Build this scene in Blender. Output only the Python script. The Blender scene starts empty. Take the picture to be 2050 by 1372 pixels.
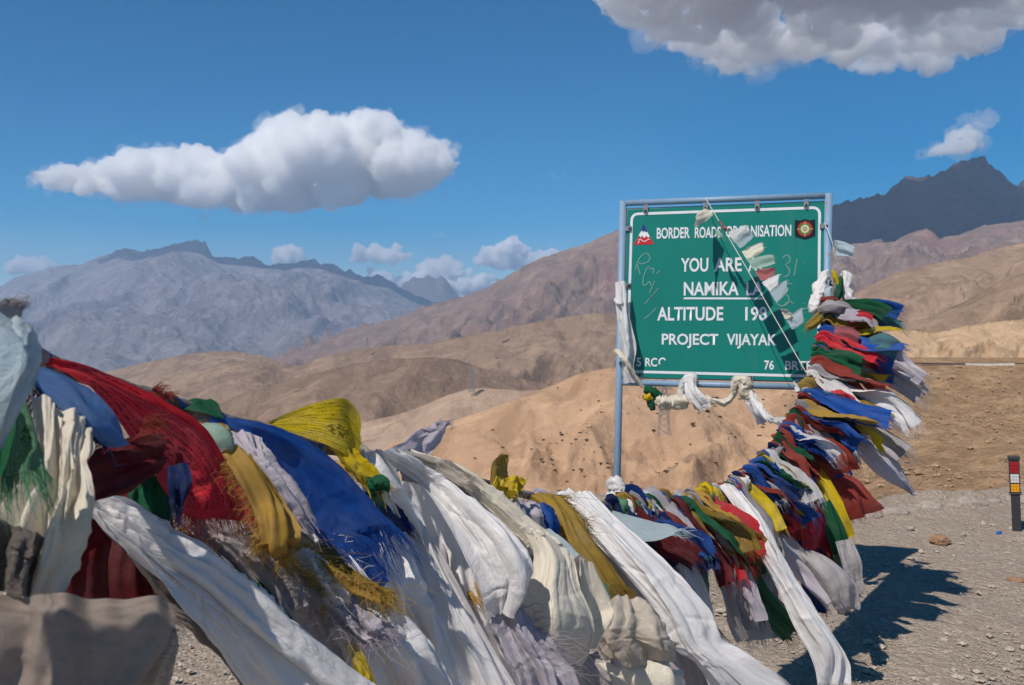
import bpy, bmesh, math, random
import numpy as np
from mathutils import Vector, Matrix, Quaternion

S = bpy.context.scene
COL = S.collection
R = math.radians

# ------------------------------------------------------------------ camera
EYE = Vector((0.0, 0.0, 1.60))
F = 1993.0                      # focal length in photo pixels (35 mm lens)
CX, CY, HORIZON = 1025.0, 686.0, 628.0
PITCH = -math.atan((CY - HORIZON) / F)
cam_d = bpy.data.cameras.new('camera')
cam = bpy.data.objects.new('camera', cam_d)
COL.objects.link(cam)
cam.location = EYE
cam.rotation_euler = (R(90) + PITCH, 0, 0)
cam_d.sensor_width = 36.0
cam_d.lens = 35.0
cam_d.clip_start = 0.05
cam_d.clip_end = 200000.0
cam_d.dof.use_dof = True
cam_d.dof.focus_distance = 3.2
cam_d.dof.aperture_fstop = 13.0
S.camera = cam

# ------------------------------------------------------------------ sun and sky
SUN_EL = R(53)
SUN_AZ = R(218)                 # towards the sun: behind the camera, to the left
to_sun = Vector((math.sin(SUN_AZ) * math.cos(SUN_EL), math.cos(SUN_AZ) * math.cos(SUN_EL), math.sin(SUN_EL)))
W = bpy.data.worlds.new('World')
S.world = W
W.use_nodes = True
wn = W.node_tree
wn.nodes.clear()
wo = wn.nodes.new('ShaderNodeOutputWorld')
wb = wn.nodes.new('ShaderNodeBackground')
ws = wn.nodes.new('ShaderNodeTexSky')
ws.sky_type = 'NISHITA'
ws.sun_disc = False
ws.sun_elevation = SUN_EL
ws.sun_rotation = SUN_AZ
ws.altitude = 3700
ws.air_density = 1.0
ws.dust_density = 0.3
ws.ozone_density = 1.0
wb.inputs['Strength'].default_value = 0.095
whs = wn.nodes.new('ShaderNodeHueSaturation')
whs.inputs['Hue'].default_value = .495
whs.inputs['Saturation'].default_value = 1.95
wn.links.new(ws.outputs[0], whs.inputs['Color'])
wn.links.new(whs.outputs[0], wb.inputs['Color'])
wn.links.new(wb.outputs[0], wo.inputs['Surface'])

sun_d = bpy.data.lights.new('sun', 'SUN')
sun_d.energy = 4.6
sun_d.angle = R(0.53)
sun_d.color = (1.0, 0.925, 0.83)
sun = bpy.data.objects.new('sun', sun_d)
sun.rotation_euler = (-to_sun).to_track_quat('-Z', 'Y').to_euler()
COL.objects.link(sun)

S.view_settings.view_transform = 'Standard'
S.view_settings.look = 'None'
S.view_settings.exposure = 0.0
S.view_settings.gamma = 1.0
S.render.engine = 'CYCLES'
C = S.cycles
C.use_denoising = True
C.use_adaptive_sampling = True
C.adaptive_threshold = 0.02
C.max_bounces = 20
C.diffuse_bounces = 3
C.glossy_bounces = 2
C.transmission_bounces = 4
C.transparent_max_bounces = 12
C.volume_bounces = 18
C.caustics_reflective = False
C.caustics_refractive = False

# ------------------------------------------------------------------ helpers
cp, sp = math.cos(PITCH), math.sin(PITCH)
def P(px, py, d):
    """The place that stands d metres ahead of the lens at that spot of the photograph."""
    x = (px - CX) / F * d
    u = -(py - CY) / F * d
    return Vector((x, d * cp - u * sp, EYE.z + d * sp + u * cp))

def Pn(px, py, d):
    px, py, d = np.broadcast_arrays(np.asarray(px, float), np.asarray(py, float), np.asarray(d, float))
    x = (px - CX) / F * d
    u = -(py - CY) / F * d
    return np.stack([x, d * cp - u * sp, EYE.z + d * sp + u * cp], -1)

def hsh(ix, iy, iz, seed):
    n = (ix.astype(np.int64) * 374761393 + iy.astype(np.int64) * 668265263 + iz.astype(np.int64) * 2147483647 + seed * 1274126177) & 0xFFFFFFFF
    n = ((n ^ (n >> 13)) * 1274126177) & 0xFFFFFFFF
    n = ((n ^ (n >> 16)) * 2246822519) & 0xFFFFFFFF
    return ((n ^ (n >> 15)) & 0xFFFFFF) / float(0xFFFFFF) * 2 - 1

def vnoise(x, y, z=0.0, seed=0):
    x, y, z = np.broadcast_arrays(np.asarray(x, float), np.asarray(y, float), np.asarray(z, float))
    ix, iy, iz = np.floor(x), np.floor(y), np.floor(z)
    fx, fy, fz = x - ix, y - iy, z - iz
    fx = fx * fx * fx * (fx * (fx * 6 - 15) + 10)
    fy = fy * fy * fy * (fy * (fy * 6 - 15) + 10)
    fz = fz * fz * fz * (fz * (fz * 6 - 15) + 10)
    r = 0
    for dx in (0, 1):
        for dy in (0, 1):
            for dz in (0, 1):
                r = r + hsh(ix + dx, iy + dy, iz + dz, seed) * (fx if dx else 1 - fx) * (fy if dy else 1 - fy) * (fz if dz else 1 - fz)
    return r

def fbm(x, y, z=0.0, seed=0, octs=5, gain=.5, lac=2.03):
    r, a, s = 0, 1.0, 0
    for k in range(octs):
        r = r + a * vnoise(np.asarray(x) * lac ** k, np.asarray(y) * lac ** k, np.asarray(z) * lac ** k, seed + 17 * k)
        s += a
        a *= gain
    return r / s

def ridged(x, y, z=0.0, seed=0, octs=5, gain=.5, lac=2.03):
    r, a, s = 0, 1.0, 0
    for k in range(octs):
        r = r + a * (1 - 2 * np.abs(vnoise(np.asarray(x) * lac ** k, np.asarray(y) * lac ** k, np.asarray(z) * lac ** k, seed + 17 * k)))
        s += a
        a *= gain
    return r / s

def mesh_obj(name, verts, faces, material=None, parent=None, smooth=True, uv=None):
    me = bpy.data.meshes.new(name)
    me.from_pydata([tuple(v) for v in verts], [], faces)
    if smooth:
        me.polygons.foreach_set('use_smooth', [True] * len(me.polygons))
    if uv is not None:
        ul = me.uv_layers.new(name='UVMap')
        li = np.zeros(len(me.loops), np.int32)
        me.loops.foreach_get('vertex_index', li)
        ul.data.foreach_set('uv', np.asarray(uv, np.float32)[li].ravel())
    me.update()
    o = bpy.data.objects.new(name, me)
    COL.objects.link(o)
    if material is not None:
        me.materials.append(material)
    if parent is not None:
        o.parent = parent
    return o

def grid_faces(nu, nv):
    i = np.arange(nu - 1)[:, None] * nv + np.arange(nv - 1)[None, :]
    i = i.ravel()
    return np.stack([i, i + nv, i + nv + 1, i + 1], -1).tolist()

def grid_obj(name, pts, material, parent=None, uv=True, smooth=True):
    nu, nv = pts.shape[:2]
    u, v = np.meshgrid(np.linspace(0, 1, nu), np.linspace(0, 1, nv), indexing='ij')
    return mesh_obj(name, pts.reshape(-1, 3), grid_faces(nu, nv), material, parent, smooth, np.stack([u, v], -1).reshape(-1, 2) if uv else None)

def tag(o, label=None, cat=None, group=None, kind=None):
    if label: o['label'] = label
    if cat: o['category'] = cat
    if group: o['group'] = group
    if kind: o['kind'] = kind
    return o

def empty(name, loc=(0, 0, 0)):
    o = bpy.data.objects.new(name, None)
    o.location = loc
    COL.objects.link(o)
    return o

def copy_tree(o, parent=None):
    c = o.copy()
    COL.objects.link(c)
    c.parent = parent
    for ch in list(o.children):
        copy_tree(ch, c)
    return c

class MB:
    """collects simple shapes into one mesh"""
    def __init__(s):
        s.v, s.f = [], []
    def add(s, v, f):
        k = len(s.v)
        s.v += [tuple(q) for q in v]
        s.f += [tuple(i + k for i in q) for q in f]
    def box(s, c, sx, sy, sz, m=None):
        v = [Vector((a * sx / 2, b * sy / 2, d * sz / 2)) for a in (-1, 1) for b in (-1, 1) for d in (-1, 1)]
        if m is not None: v = [m @ q for q in v]
        s.add([q + Vector(c) for q in v], [(0, 1, 3, 2), (4, 6, 7, 5), (0, 4, 5, 1), (2, 3, 7, 6), (0, 2, 6, 4), (1, 5, 7, 3)])
    def tube(s, pts, r, n=10, cap=True):
        pts = [Vector(p) for p in pts]
        rr = r if hasattr(r, '__len__') else [r] * len(pts)
        rings, up = [], None
        for i, p in enumerate(pts):
            t = (pts[min(i + 1, len(pts) - 1)] - pts[max(i - 1, 0)]).normalized()
            if up is None:
                up = t.orthogonal().normalized()
            up = (up - t * up.dot(t)).normalized()
            b = t.cross(up)
            rings.append([p + (up * math.cos(a) + b * math.sin(a)) * rr[i] for a in [2 * math.pi * k / n for k in range(n)]])
        v = [q for r_ in rings for q in r_]
        f = []
        for i in range(len(pts) - 1):
            for k in range(n):
                f.append((i * n + k, i * n + (k + 1) % n, (i + 1) * n + (k + 1) % n, (i + 1) * n + k))
        if cap:
            f.append(tuple(range(n - 1, -1, -1)))
            f.append(tuple((len(pts) - 1) * n + k for k in range(n)))
        s.add(v, f)
    def build(s, name, material, parent=None, smooth=False):
        return mesh_obj(name, s.v, s.f, material, parent, smooth)

# ------------------------------------------------------------------ material helpers
class NT:
    def __init__(s, name):
        s.m = bpy.data.materials.new(name)
        s.m.use_nodes = True
        s.t = s.m.node_tree
        s.t.nodes.clear()
        s.out = s.n('ShaderNodeOutputMaterial')
    def n(s, t, **kw):
        q = s.t.nodes.new(t)
        for k, v in kw.items():
            if hasattr(q, k) and k not in q.inputs.keys():
                setattr(q, k, v)
            else:
                q.inputs[k].default_value = v
        return q
    def l(s, a, b):
        s.t.links.new(a, b)
    def noise(s, vec, scale, detail=5, rough=.55, dist=0.0):
        q = s.n('ShaderNodeTexNoise')
        q.inputs['Scale'].default_value = scale
        q.inputs['Detail'].default_value = detail
        q.inputs['Roughness'].default_value = rough
        q.inputs['Distortion'].default_value = dist
        if vec is not None: s.l(vec, q.inputs['Vector'])
        return q.outputs['Fac']
    def ramp(s, fac, stops):
        q = s.n('ShaderNodeValToRGB')
        e = q.color_ramp.elements
        while len(e) < len(stops): e.new(0.5)
        for i, (p, c) in enumerate(stops):
            e[i].position = p
            e[i].color = (c, c, c, 1) if not hasattr(c, '__len__') else (*c, 1)
        s.l(fac, q.inputs['Fac'])
        return q.outputs['Color']
    def mix(s, fac, a, b, mode='MIX'):
        q = s.n('ShaderNodeMix', data_type='RGBA', blend_type=mode)
        for sock, v in ((q.inputs['Factor'], fac), (q.inputs[6], a), (q.inputs[7], b)):
            if hasattr(v, 'is_linked') or isinstance(v, bpy.types.NodeSocket):
                s.l(v, sock)
            elif hasattr(v, '__len__'):
                sock.default_value = (*v, 1) if len(v) == 3 else v
            else:
                sock.default_value = v
        return q.outputs[2]
    def math(s, op, a, b=None, c=None):
        q = s.n('ShaderNodeMath', operation=op)
        for i, v in enumerate((a, b, c)):
            if v is None: continue
            if isinstance(v, bpy.types.NodeSocket): s.l(v, q.inputs[i])
            else: q.inputs[i].default_value = v
        return q.outputs[0]
    def mapping(s, vec, scale=(1, 1, 1), rot=(0, 0, 0), loc=(0, 0, 0)):
        q = s.n('ShaderNodeMapping')
        q.inputs['Scale'].default_value = scale
        q.inputs['Rotation'].default_value = rot
        q.inputs['Location'].default_value = loc
        s.l(vec, q.inputs['Vector'])
        return q.outputs[0]
    def bump(s, height, strength=.3, dist=.01, normal=None):
        q = s.n('ShaderNodeBump')
        q.inputs['Strength'].default_value = strength
        q.inputs['Distance'].default_value = dist
        s.l(height, q.inputs['Height'])
        if normal is not None: s.l(normal, q.inputs['Normal'])
        return q.outputs[0]
    def bsdf(s, col, rough=.8, bump=None, spec=.3, metal=0.0):
        q = s.n('ShaderNodeBsdfPrincipled')
        for sock, v in ((q.inputs['Base Color'], col), (q.inputs['Roughness'], rough)):
            if isinstance(v, bpy.types.NodeSocket): s.l(v, sock)
            elif hasattr(v, '__len__'): sock.default_value = (*v, 1)
            else: sock.default_value = v
        q.inputs['Specular IOR Level'].default_value = spec
        q.inputs['Metallic'].default_value = metal
        if bump is not None: s.l(bump, q.inputs['Normal'])
        return q
    def end(s, shader):
        s.l(shader.outputs[0], s.out.inputs['Surface'])
        return s.m

def soil(name, c0, c1, c2, scale, patch=None, bump=.5, bscale=None, dist=None, speck=None):
    """dry soil and rock: two scales of mottling, an optional coloured patch and fine relief"""
    m = NT(name)
    geo = m.n('ShaderNodeNewGeometry').outputs['Position']
    big = m.noise(geo, 1 / scale, 6, .6, .4)
    fine = m.noise(geo, 9 / scale, 8, .65)
    col = m.mix(m.ramp(big, [(.36, 0.0), (.64, 1.0)]), c0, c1)
    col = m.mix(m.ramp(fine, [(.42, 0.0), (.7, .8)]), col, c2)
    if patch:
        pn = m.noise(m.mapping(geo, loc=(31, 7, 3)), 1 / patch[1], 4, .55, .6)
        col = m.mix(m.ramp(pn, [(patch[2], 0.0), (patch[2] + .14, 1.0)]), col, patch[0])
    if speck:
        sn = m.noise(geo, 1 / speck[1], 3, .6)
        col = m.mix(m.ramp(sn, [(speck[2], 0.0), (speck[2] + .05, 1.0)]), col, speck[0])
    stn = m.noise(m.mapping(geo, scale=(1.0, .45, .28), rot=(0, 0, .5)), 3.2 / scale, 7, .66, 1.2)
    col = m.mix(m.ramp(stn, [(.47, 0.0), (.60, .8)]), col, tuple(q * .70 for q in c0))
    stl = m.noise(m.mapping(geo, scale=(.5, 1.0, .3), rot=(0, 0, -.4), loc=(5, 2, 9)), 4.7 / scale, 6, .62, .9)
    col = m.mix(m.ramp(stl, [(.53, 0.0), (.66, .7)]), col, tuple(min(.8, q * 1.22) for q in c1))
    bs = bscale or scale / 4
    h = m.noise(geo, 1 / bs, 10, .68)
    return m.end(m.bsdf(col, .95, m.bump(h, bump, dist or bs * .5), spec=.1))
# ------------------------------------------------------------------ mountains and hills
def catmull1(xs, ys, q):
    """smooth-ish interpolation through points"""
    return np.interp(q, xs, ys)

def hill(name, crest, Dc, Db, base_drop, mat, n=260, rows=46, back=1.5, rough=.10, gully=.12, gscale=None, seed=1, jag=0.0, profile=1.0, slant=0.0, soft=.12):
    """A hill as a closed-looking shell: front foot -> crest line -> back foot.
    crest: (photo x, photo y) silhouette points; Dc / Db: distance of crest and of front foot in metres."""
    xs = np.array([c[0] for c in crest], float)
    ys = np.array([c[1] for c in crest], float)
    px = np.linspace(xs[0], xs[-1], n)
    py = np.interp(px, xs, ys)
    Dcv = np.interp(px, xs, np.array([c[2] if len(c) > 2 else Dc for c in crest], float))
    cr = Pn(px, py, Dcv)
    relief = cr[:, 2].max() - (cr[:, 2].min() - base_drop)
    nz = np.linspace(0, 1, rows)
    nb = np.linspace(0, 1, rows // 3)[1:]
    zb = cr[:, 2].min() - base_drop
    pts = np.zeros((n, len(nz) + len(nb), 3))
    gs = gscale or (Dc / 18)
    def blur(a, sig):
        if sig < .6: return a
        k = np.exp(-.5 * (np.arange(-int(3 * sig), int(3 * sig) + 1) / sig) ** 2)
        k /= k.sum()
        return np.convolve(np.pad(a, len(k) // 2, mode='edge'), k, 'valid')
    crz = cr[:, 2]
    for j, s in enumerate(list(nz) + list(1 + nb)):
        if s <= 1:
            D = Db * (Dcv / Dc) + (Dcv - Db * (Dcv / Dc)) * s
            wob = .5 + .5 * fbm(px / 60.0, 0 * px, seed=seed + 21, octs=3)
            sg = soft * n * (1 - s) ** .8
            z = zb + ((blur(crz, sg) * (1 - .35 * wob * (1 - s)) + blur(crz, sg * 2) * .35 * wob * (1 - s)) - zb) * s ** profile
            w = math.sin(math.pi * min(1, s)) ** .8 * (1 - s ** 6)
        else:
            t = s - 1
            D = Dcv + (Dc - Db) * back * t
            z = cr[:, 2] + (zb - cr[:, 2]) * t ** .8
            w = math.sin(math.pi * t) ** .5
        x = (px - CX) / F * D
        y = D * np.ones(n)
        wx = x + slant * (1 - s) * (Dc - Db)
        warp = fbm(x / gs * .6, y / gs * .6, seed=seed + 5, octs=3) * .7
        g = ridged(wx / gs + warp, s * 1.3 + warp * .5, seed=seed, octs=5, gain=.52) * gully
        f = fbm(x / (gs * .8), y / (gs * .8), seed=seed + 9, octs=6, gain=.55) * rough
        z = z + relief * w * (g + f)
        if jag:
            z = z + jag * math.exp(-((s - 1) / .06) ** 2) * fbm(px / 9.0, 0 * px, seed=seed + 3, octs=4)
        pts[:, j] = np.stack([x, y, z], -1)
    return tag(grid_obj(name, pts, mat, uv=False), kind='structure')

M = {}
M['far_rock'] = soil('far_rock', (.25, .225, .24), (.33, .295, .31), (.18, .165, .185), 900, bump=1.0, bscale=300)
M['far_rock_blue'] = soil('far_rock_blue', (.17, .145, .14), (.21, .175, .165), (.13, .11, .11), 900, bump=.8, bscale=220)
M['shaded_rock'] = soil('shaded_rock', (.085, .075, .075), (.105, .09, .088), (.065, .055, .058), 500, bump=.8, bscale=140)  # cloud shade on the right peak is put into this rock colour
M['red_rock'] = soil('red_rock', (.255, .175, .135), (.31, .215, .16), (.20, .135, .115), 420, patch=((.27, .145, .125), 520, .54), bump=.9, bscale=90)
M['purple_rock'] = soil('purple_rock', (.25, .18, .15), (.31, .225, .185), (.20, .14, .125), 260, patch=((.29, .165, .14), 330, .55), bump=.9, bscale=60)
M['brown_hill'] = soil('brown_hill', (.32, .215, .145), (.375, .26, .175), (.28, .19, .13), 220, patch=((.41, .29, .20), 240, .60), bump=1.0, bscale=45)
M['dark_hill'] = soil('dark_hill', (.285, .192, .132), (.335, .23, .16), (.255, .172, .12), 160, bump=1.0, bscale=32)
M['tan_hill'] = soil('tan_hill', (.49, .31, .188), (.54, .35, .218), (.44, .275, .165), 60, patch=((.335, .225, .145), 70, .58), bump=.8, bscale=9)
M['tan_far'] = soil('tan_far', (.36, .245, .165), (.42, .29, .20), (.31, .21, .14), 130, patch=((.30, .20, .14), 160, .56), bump=.9, bscale=24)
M['pink_hill'] = soil('pink_hill', (.43, .30, .215), (.47, .335, .24), (.39, .27, .19), 120, bump=.8, bscale=16)
M['scree'] = soil('scree', (.36, .23, .13), (.42, .275, .16), (.25, .16, .095), 7, patch=((.45, .31, .185), 9, .56), bump=1.0, bscale=.9, speck=((.17, .115, .075), .30, .60))
M['cliff'] = soil('cliff', (.52, .36, .225), (.57, .40, .26), (.45, .305, .19), 14, bump=.8, bscale=2.2)

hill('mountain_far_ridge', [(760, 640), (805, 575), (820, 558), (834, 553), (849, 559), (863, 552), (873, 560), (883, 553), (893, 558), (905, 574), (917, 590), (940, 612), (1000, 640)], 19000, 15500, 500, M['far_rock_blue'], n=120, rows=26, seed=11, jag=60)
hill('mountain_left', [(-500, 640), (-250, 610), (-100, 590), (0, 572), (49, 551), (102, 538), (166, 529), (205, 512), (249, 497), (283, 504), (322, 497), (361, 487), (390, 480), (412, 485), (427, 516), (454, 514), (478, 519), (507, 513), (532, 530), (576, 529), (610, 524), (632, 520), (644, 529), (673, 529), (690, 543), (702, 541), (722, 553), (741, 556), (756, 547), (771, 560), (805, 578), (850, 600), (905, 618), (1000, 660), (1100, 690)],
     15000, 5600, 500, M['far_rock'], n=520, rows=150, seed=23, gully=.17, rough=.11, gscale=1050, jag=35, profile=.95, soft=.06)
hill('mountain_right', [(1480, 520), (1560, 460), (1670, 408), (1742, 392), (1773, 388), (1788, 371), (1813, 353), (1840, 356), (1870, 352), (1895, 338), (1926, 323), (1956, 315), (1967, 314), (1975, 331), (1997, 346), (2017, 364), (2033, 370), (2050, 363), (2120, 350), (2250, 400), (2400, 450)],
     7900, 5800, 700, M['shaded_rock'], n=260, rows=60, seed=31, gully=.10, rough=.06, gscale=700, jag=25)
hill('mountain_red', [(480, 790), (560, 720), (610, 698), (701, 662), (793, 637), (854, 613), (915, 598), (976, 576), (1037, 541), (1070, 522), (1122, 503), (1165, 492), (1238, 460), (1330, 430), (1450, 425), (1550, 450), (1640, 475), (1720, 500), (1800, 540)],
     6000, 3300, 330, M['red_rock'], n=420, rows=110, seed=41, gully=.22, rough=.10, gscale=430, jag=9, slant=.5)
hill('mountain_purple', [(1560, 540), (1640, 500), (1706, 489), (1735, 484), (1762, 478), (1772, 490), (1790, 484), (1813, 471), (1852, 458), (1866, 466), (1880, 478), (1926, 468), (1966, 453), (2050, 440), (2150, 420), (2300, 440)],
     4500, 2900, 330, M['purple_rock'], n=220, rows=60, seed=53, gully=.26, rough=.12, gscale=260, jag=8, slant=-.4)
hill('hill_left', [(-500, 790), (-250, 768), (0, 772), (60, 768), (130, 760), (201, 747), (305, 723), (390, 706), (463, 703), (518, 710), (600, 735), (700, 770), (760, 800)], 3300, 2300, 150, M['brown_hill'], n=160, rows=40, seed=61, gully=.12, rough=.10, gscale=200)
hill('hill_middle', [(180, 860), (250, 800), (311, 766), (396, 741), (450, 728), (488, 722), (518, 721), (560, 738), (590, 736), (640, 716), (701, 702), (762, 694), (854, 688), (976, 664), (1098, 640), (1189, 627), (1250, 630), (1400, 625), (1550, 615), (1680, 605), (1800, 640)],
     2500, 1650, 160, M['brown_hill'], n=300, rows=70, seed=67, gully=.20, rough=.12, gscale=170, slant=.3)
hill('hill_dark', [(180, 960), (350, 850), (480, 790), (560, 768), (610, 753), (707, 729), (762, 722), (854, 715), (915, 720), (976, 741), (1067, 764), (1128, 773), (1250, 780), (1400, 800)], 1500, 900, 60, M['dark_hill'], n=220, rows=60, seed=71, gully=.13, rough=.10, gscale=90, slant=.2)
hill('hill_right_far', [(1250, 690), (1400, 650), (1500, 630), (1620, 612), (1711, 586), (1793, 546), (1850, 532), (1900, 522), (1946, 514), (1990, 499), (2050, 484), (2200, 460)], 1700, 1000, 100, M['tan_far'], n=200, rows=60, seed=73, gully=.18, rough=.12, gscale=110, slant=-.3)
hill('hill_right', [(1300, 760), (1500, 715), (1600, 692), (1750, 660), (1860, 636), (1926, 606), (1985, 572), (2050, 545), (2200, 500)], 800, 420, 60, M['tan_far'], n=180, rows=60, seed=79, gully=.18, rough=.12, gscale=60, slant=-.3)
hill('hill_pink', [(380, 960), (560, 890), (720, 848), (790, 832), (830, 820), (900, 790), (935, 780), (965, 777), (1050, 783), (1140, 777), (1240, 760), (1330, 760)], 1000, 640, 60, M['pink_hill'], n=200, rows=50, seed=83, gully=.10, rough=.10, gscale=60, slant=.2)
hill('hill_near', [(300, 1120), (500, 1010), (700, 930), (800, 885), (900, 846), (1060, 790), (1110, 770), (1160, 748), (1210, 738), (1240, 735), (1300, 738), (1420, 752), (1540, 756), (1640, 745), (1760, 740), (1900, 760)],
     430, 210, 26, M['tan_hill'], n=300, rows=110, seed=89, gully=.13, rough=.13, gscale=36, slant=.4)

# road-cut bank and scree below the road on the right
hill('road_bank', [(1640, 752), (1670, 735), (1710, 705), (1760, 674), (1800, 655), (1830, 662), (1870, 668), (1930, 655), (1990, 645), (2050, 640), (2200, 625)], 150, 128, 5.6, M['cliff'], n=260, rows=60, seed=97, gully=.11, rough=.05, gscale=3.0, slant=1.4, profile=.9, jag=.2)
pts = np.zeros((330, 150, 3))
for i, px in enumerate(np.linspace(900, 2300, 330)):
    D = np.concatenate([np.linspace(34, 126, 142), np.linspace(127, 134, 8)])
    py = np.interp(D, [34, 60, 90, 122, 134], [1075, 935, 835, 730, 716])
    q = Pn(px, py, D)
    side = max(0, (1815 - px) / 150) ** 1.3
    q[:, 2] += .95 * fbm(q[:, 0] / 6, q[:, 1] / 6, seed=5, octs=6, gain=.62) * np.clip((124 - D) / 12, 0, 1) - side * 6 * np.clip((D - 30) / 80, 0, 1)
    pts[i] = q
tag(grid_obj('scree_slope', pts, M['scree'], uv=False), kind='structure')

# ground: the gravel pull-out round the camera, dropping into the valley, out to the horizon
az = np.concatenate([np.linspace(-180, -34, 50), np.linspace(-33, -2, 40), np.linspace(-1.8, 33, 260), np.linspace(34, 180, 50)])
azr = np.radians(az)
edge = np.interp(az, [-180, -90, -40, -10, 5, 16, 22, 28, 40, 90, 180], [70, 45, 14, 9.5, 8.4, 8.2, 8.9, 9.9, 14, 45, 70])
edge = edge + .25 * fbm(azr * 14, 0 * azr, seed=3, octs=4)
rr = np.concatenate([np.linspace(.35, 1, 200) ** 1.0, [1.02, 1.05, 1.1, 1.18, 1.3, 1.5, 2, 3, 5, 9, 20, 60, 200, 700, 3000]])
x = np.sin(azr)[:, None] * edge[:, None] * rr[None, :]
y = np.cos(azr)[:, None] * edge[:, None] * rr[None, :]
over = np.maximum(0, rr[None, :] - 1) * edge[:, None]
z = -over * np.exp(-over / 60) * .55 - 40 * (1 - np.exp(-over / 120)) - 960 * (1 - np.exp(-over / 2600))
lip = np.exp(-((rr[None, :] - .985) / .035) ** 2) * .07 * (1 + fbm(x * 1.7, y * 1.7, seed=8, octs=4))
z = z + lip + np.where(rr[None, :] < 1.2, .022 * fbm(x * 1.3, y * 1.3, seed=1, octs=4) + .012 * fbm(x * 9, y * 9, seed=2, octs=4), 0)
pts = np.stack([x, y, z], -1)
cen = np.zeros((len(az), 1, 3))
cen[:, 0, 2] = 0
m = NT('gravel')
geo = m.n('ShaderNodeNewGeometry').outputs['Position']
a = m.noise(geo, 1.1, 6, .6, .3)
b = m.noise(geo, 22, 8, .7)
v = m.n('ShaderNodeTexVoronoi', feature='F1')
v.inputs['Scale'].default_value = 55
m.l(geo, v.inputs['Vector'])
v2 = m.n('ShaderNodeTexVoronoi', feature='F1')
v2.inputs['Scale'].default_value = 21
m.l(geo, v2.inputs['Vector'])
col = m.mix(m.ramp(a, [(.35, 0.0), (.65, 1.0)]), (.30, .235, .185), (.35, .28, .22))
col = m.mix(m.ramp(b, [(.4, 0.0), (.75, .9)]), col, (.29, .24, .19))
hs = m.n('ShaderNodeSeparateColor')
m.l(v.outputs['Color'], hs.inputs[0])
col = m.mix(m.ramp(hs.outputs[0], [(.55, 0.0), (1.0, .55)]), col, (.50, .44, .36))
col = m.mix(m.ramp(hs.outputs[1], [(.7, 0.0), (1.0, .5)]), col, (.25, .205, .17))
h = m.math('MULTIPLY_ADD', v.outputs['Distance'], -.6, m.math('MULTIPLY_ADD', v2.outputs['Distance'], -.8, b))
M['gravel'] = m.end(m.bsdf(col, .95, m.bump(h, .9, .018), spec=.1))
tag(grid_obj('ground', np.concatenate([cen, pts], 1), M['gravel'], uv=False), kind='structure')
# ------------------------------------------------------------------ clouds (closed bodies of evenly dense droplets)
def cloud_mat(name, dens, col=(1, 1, 1)):
    m = NT(name)
    q = m.n('ShaderNodeVolumeScatter')
    q.inputs['Color'].default_value = (*col, 1)
    q.inputs['Density'].default_value = dens
    q.inputs['Anisotropy'].default_value = .0
    m.l(q.outputs[0], m.out.inputs['Volume'])
    return m.m

ICO = None
def cloud_body(name, blobs, dens, voxel, label, disp=(1.0, .5), veil=0):
    global ICO
    if ICO is None:
        bm = bmesh.new()
        bmesh.ops.create_icosphere(bm, subdivisions=2, radius=1)
        ICO = (np.array([v.co for v in bm.verts]), np.array([[v.index for v in f.verts] for f in bm.faces]))
        bm.free()
    V, Fc = [], []
    for k, (c, r, fl) in enumerate(blobs):
        V.append(ICO[0] * np.array([r, r, r * fl]) + np.array(c))
        Fc.append(ICO[1] + k * len(ICO[0]))
    o = mesh_obj(name, np.concatenate(V), np.concatenate(Fc).tolist(), cloud_mat(name + '_droplets', dens), smooth=True)
    rm = o.modifiers.new('join', 'REMESH')
    rm.mode = 'VOXEL'
    rm.voxel_size = voxel
    for sc, amp in ((11, disp[0]), (3.6, disp[1])):
        tx_ = bpy.data.textures.new(name + '_billow', 'CLOUDS')
        tx_.noise_scale = voxel * sc
        tx_.noise_depth = 3
        dm = o.modifiers.new('billow', 'DISPLACE')
        dm.texture = tx_
        dm.texture_coords = 'GLOBAL'
        dm.strength = voxel * amp * 5
        dm.mid_level = .5
    if veil:
        V, Fc = [], []
        rv = random.Random(len(blobs))
        extra = []
        for c, r, fl in rv.sample(blobs, min(len(blobs), 170)):
            dv = Vector((rv.gauss(0, 1), rv.gauss(0, .5), rv.gauss(0, .8))).normalized() * r * rv.uniform(1.0, 1.75)
            extra.append((Vector(c) + dv, r * rv.uniform(.12, .34), rv.uniform(.5, .9)))
        for k, (c, r, fl) in enumerate(blobs[::2] + extra):
            V.append(ICO[0] * np.array([r * 1.16, r * 1.16, r * fl * 1.1]) + np.array(c))
            Fc.append(ICO[1] + k * len(ICO[0]))
        vo = mesh_obj('cloud_veil', np.concatenate(V), np.concatenate(Fc).tolist(), cloud_mat(name + '_veil', veil), o, smooth=True)
        rm = vo.modifiers.new('join', 'REMESH')
        rm.mode = 'VOXEL'
        rm.voxel_size = voxel * 1.15
        for sc, amp in ((9, 2.6), (3.0, 1.3)):
            tx_ = bpy.data.textures.new(name + '_ragged', 'CLOUDS')
            tx_.noise_scale = voxel * sc
            tx_.noise_depth = 4
            dm = vo.modifiers.new('ragged', 'DISPLACE')
            dm.texture = tx_
            dm.texture_coords = 'GLOBAL'
            dm.strength = voxel * amp * 5
            dm.mid_level = .47
    return tag(o, label, 'cloud', 'clouds in the sky')

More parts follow.
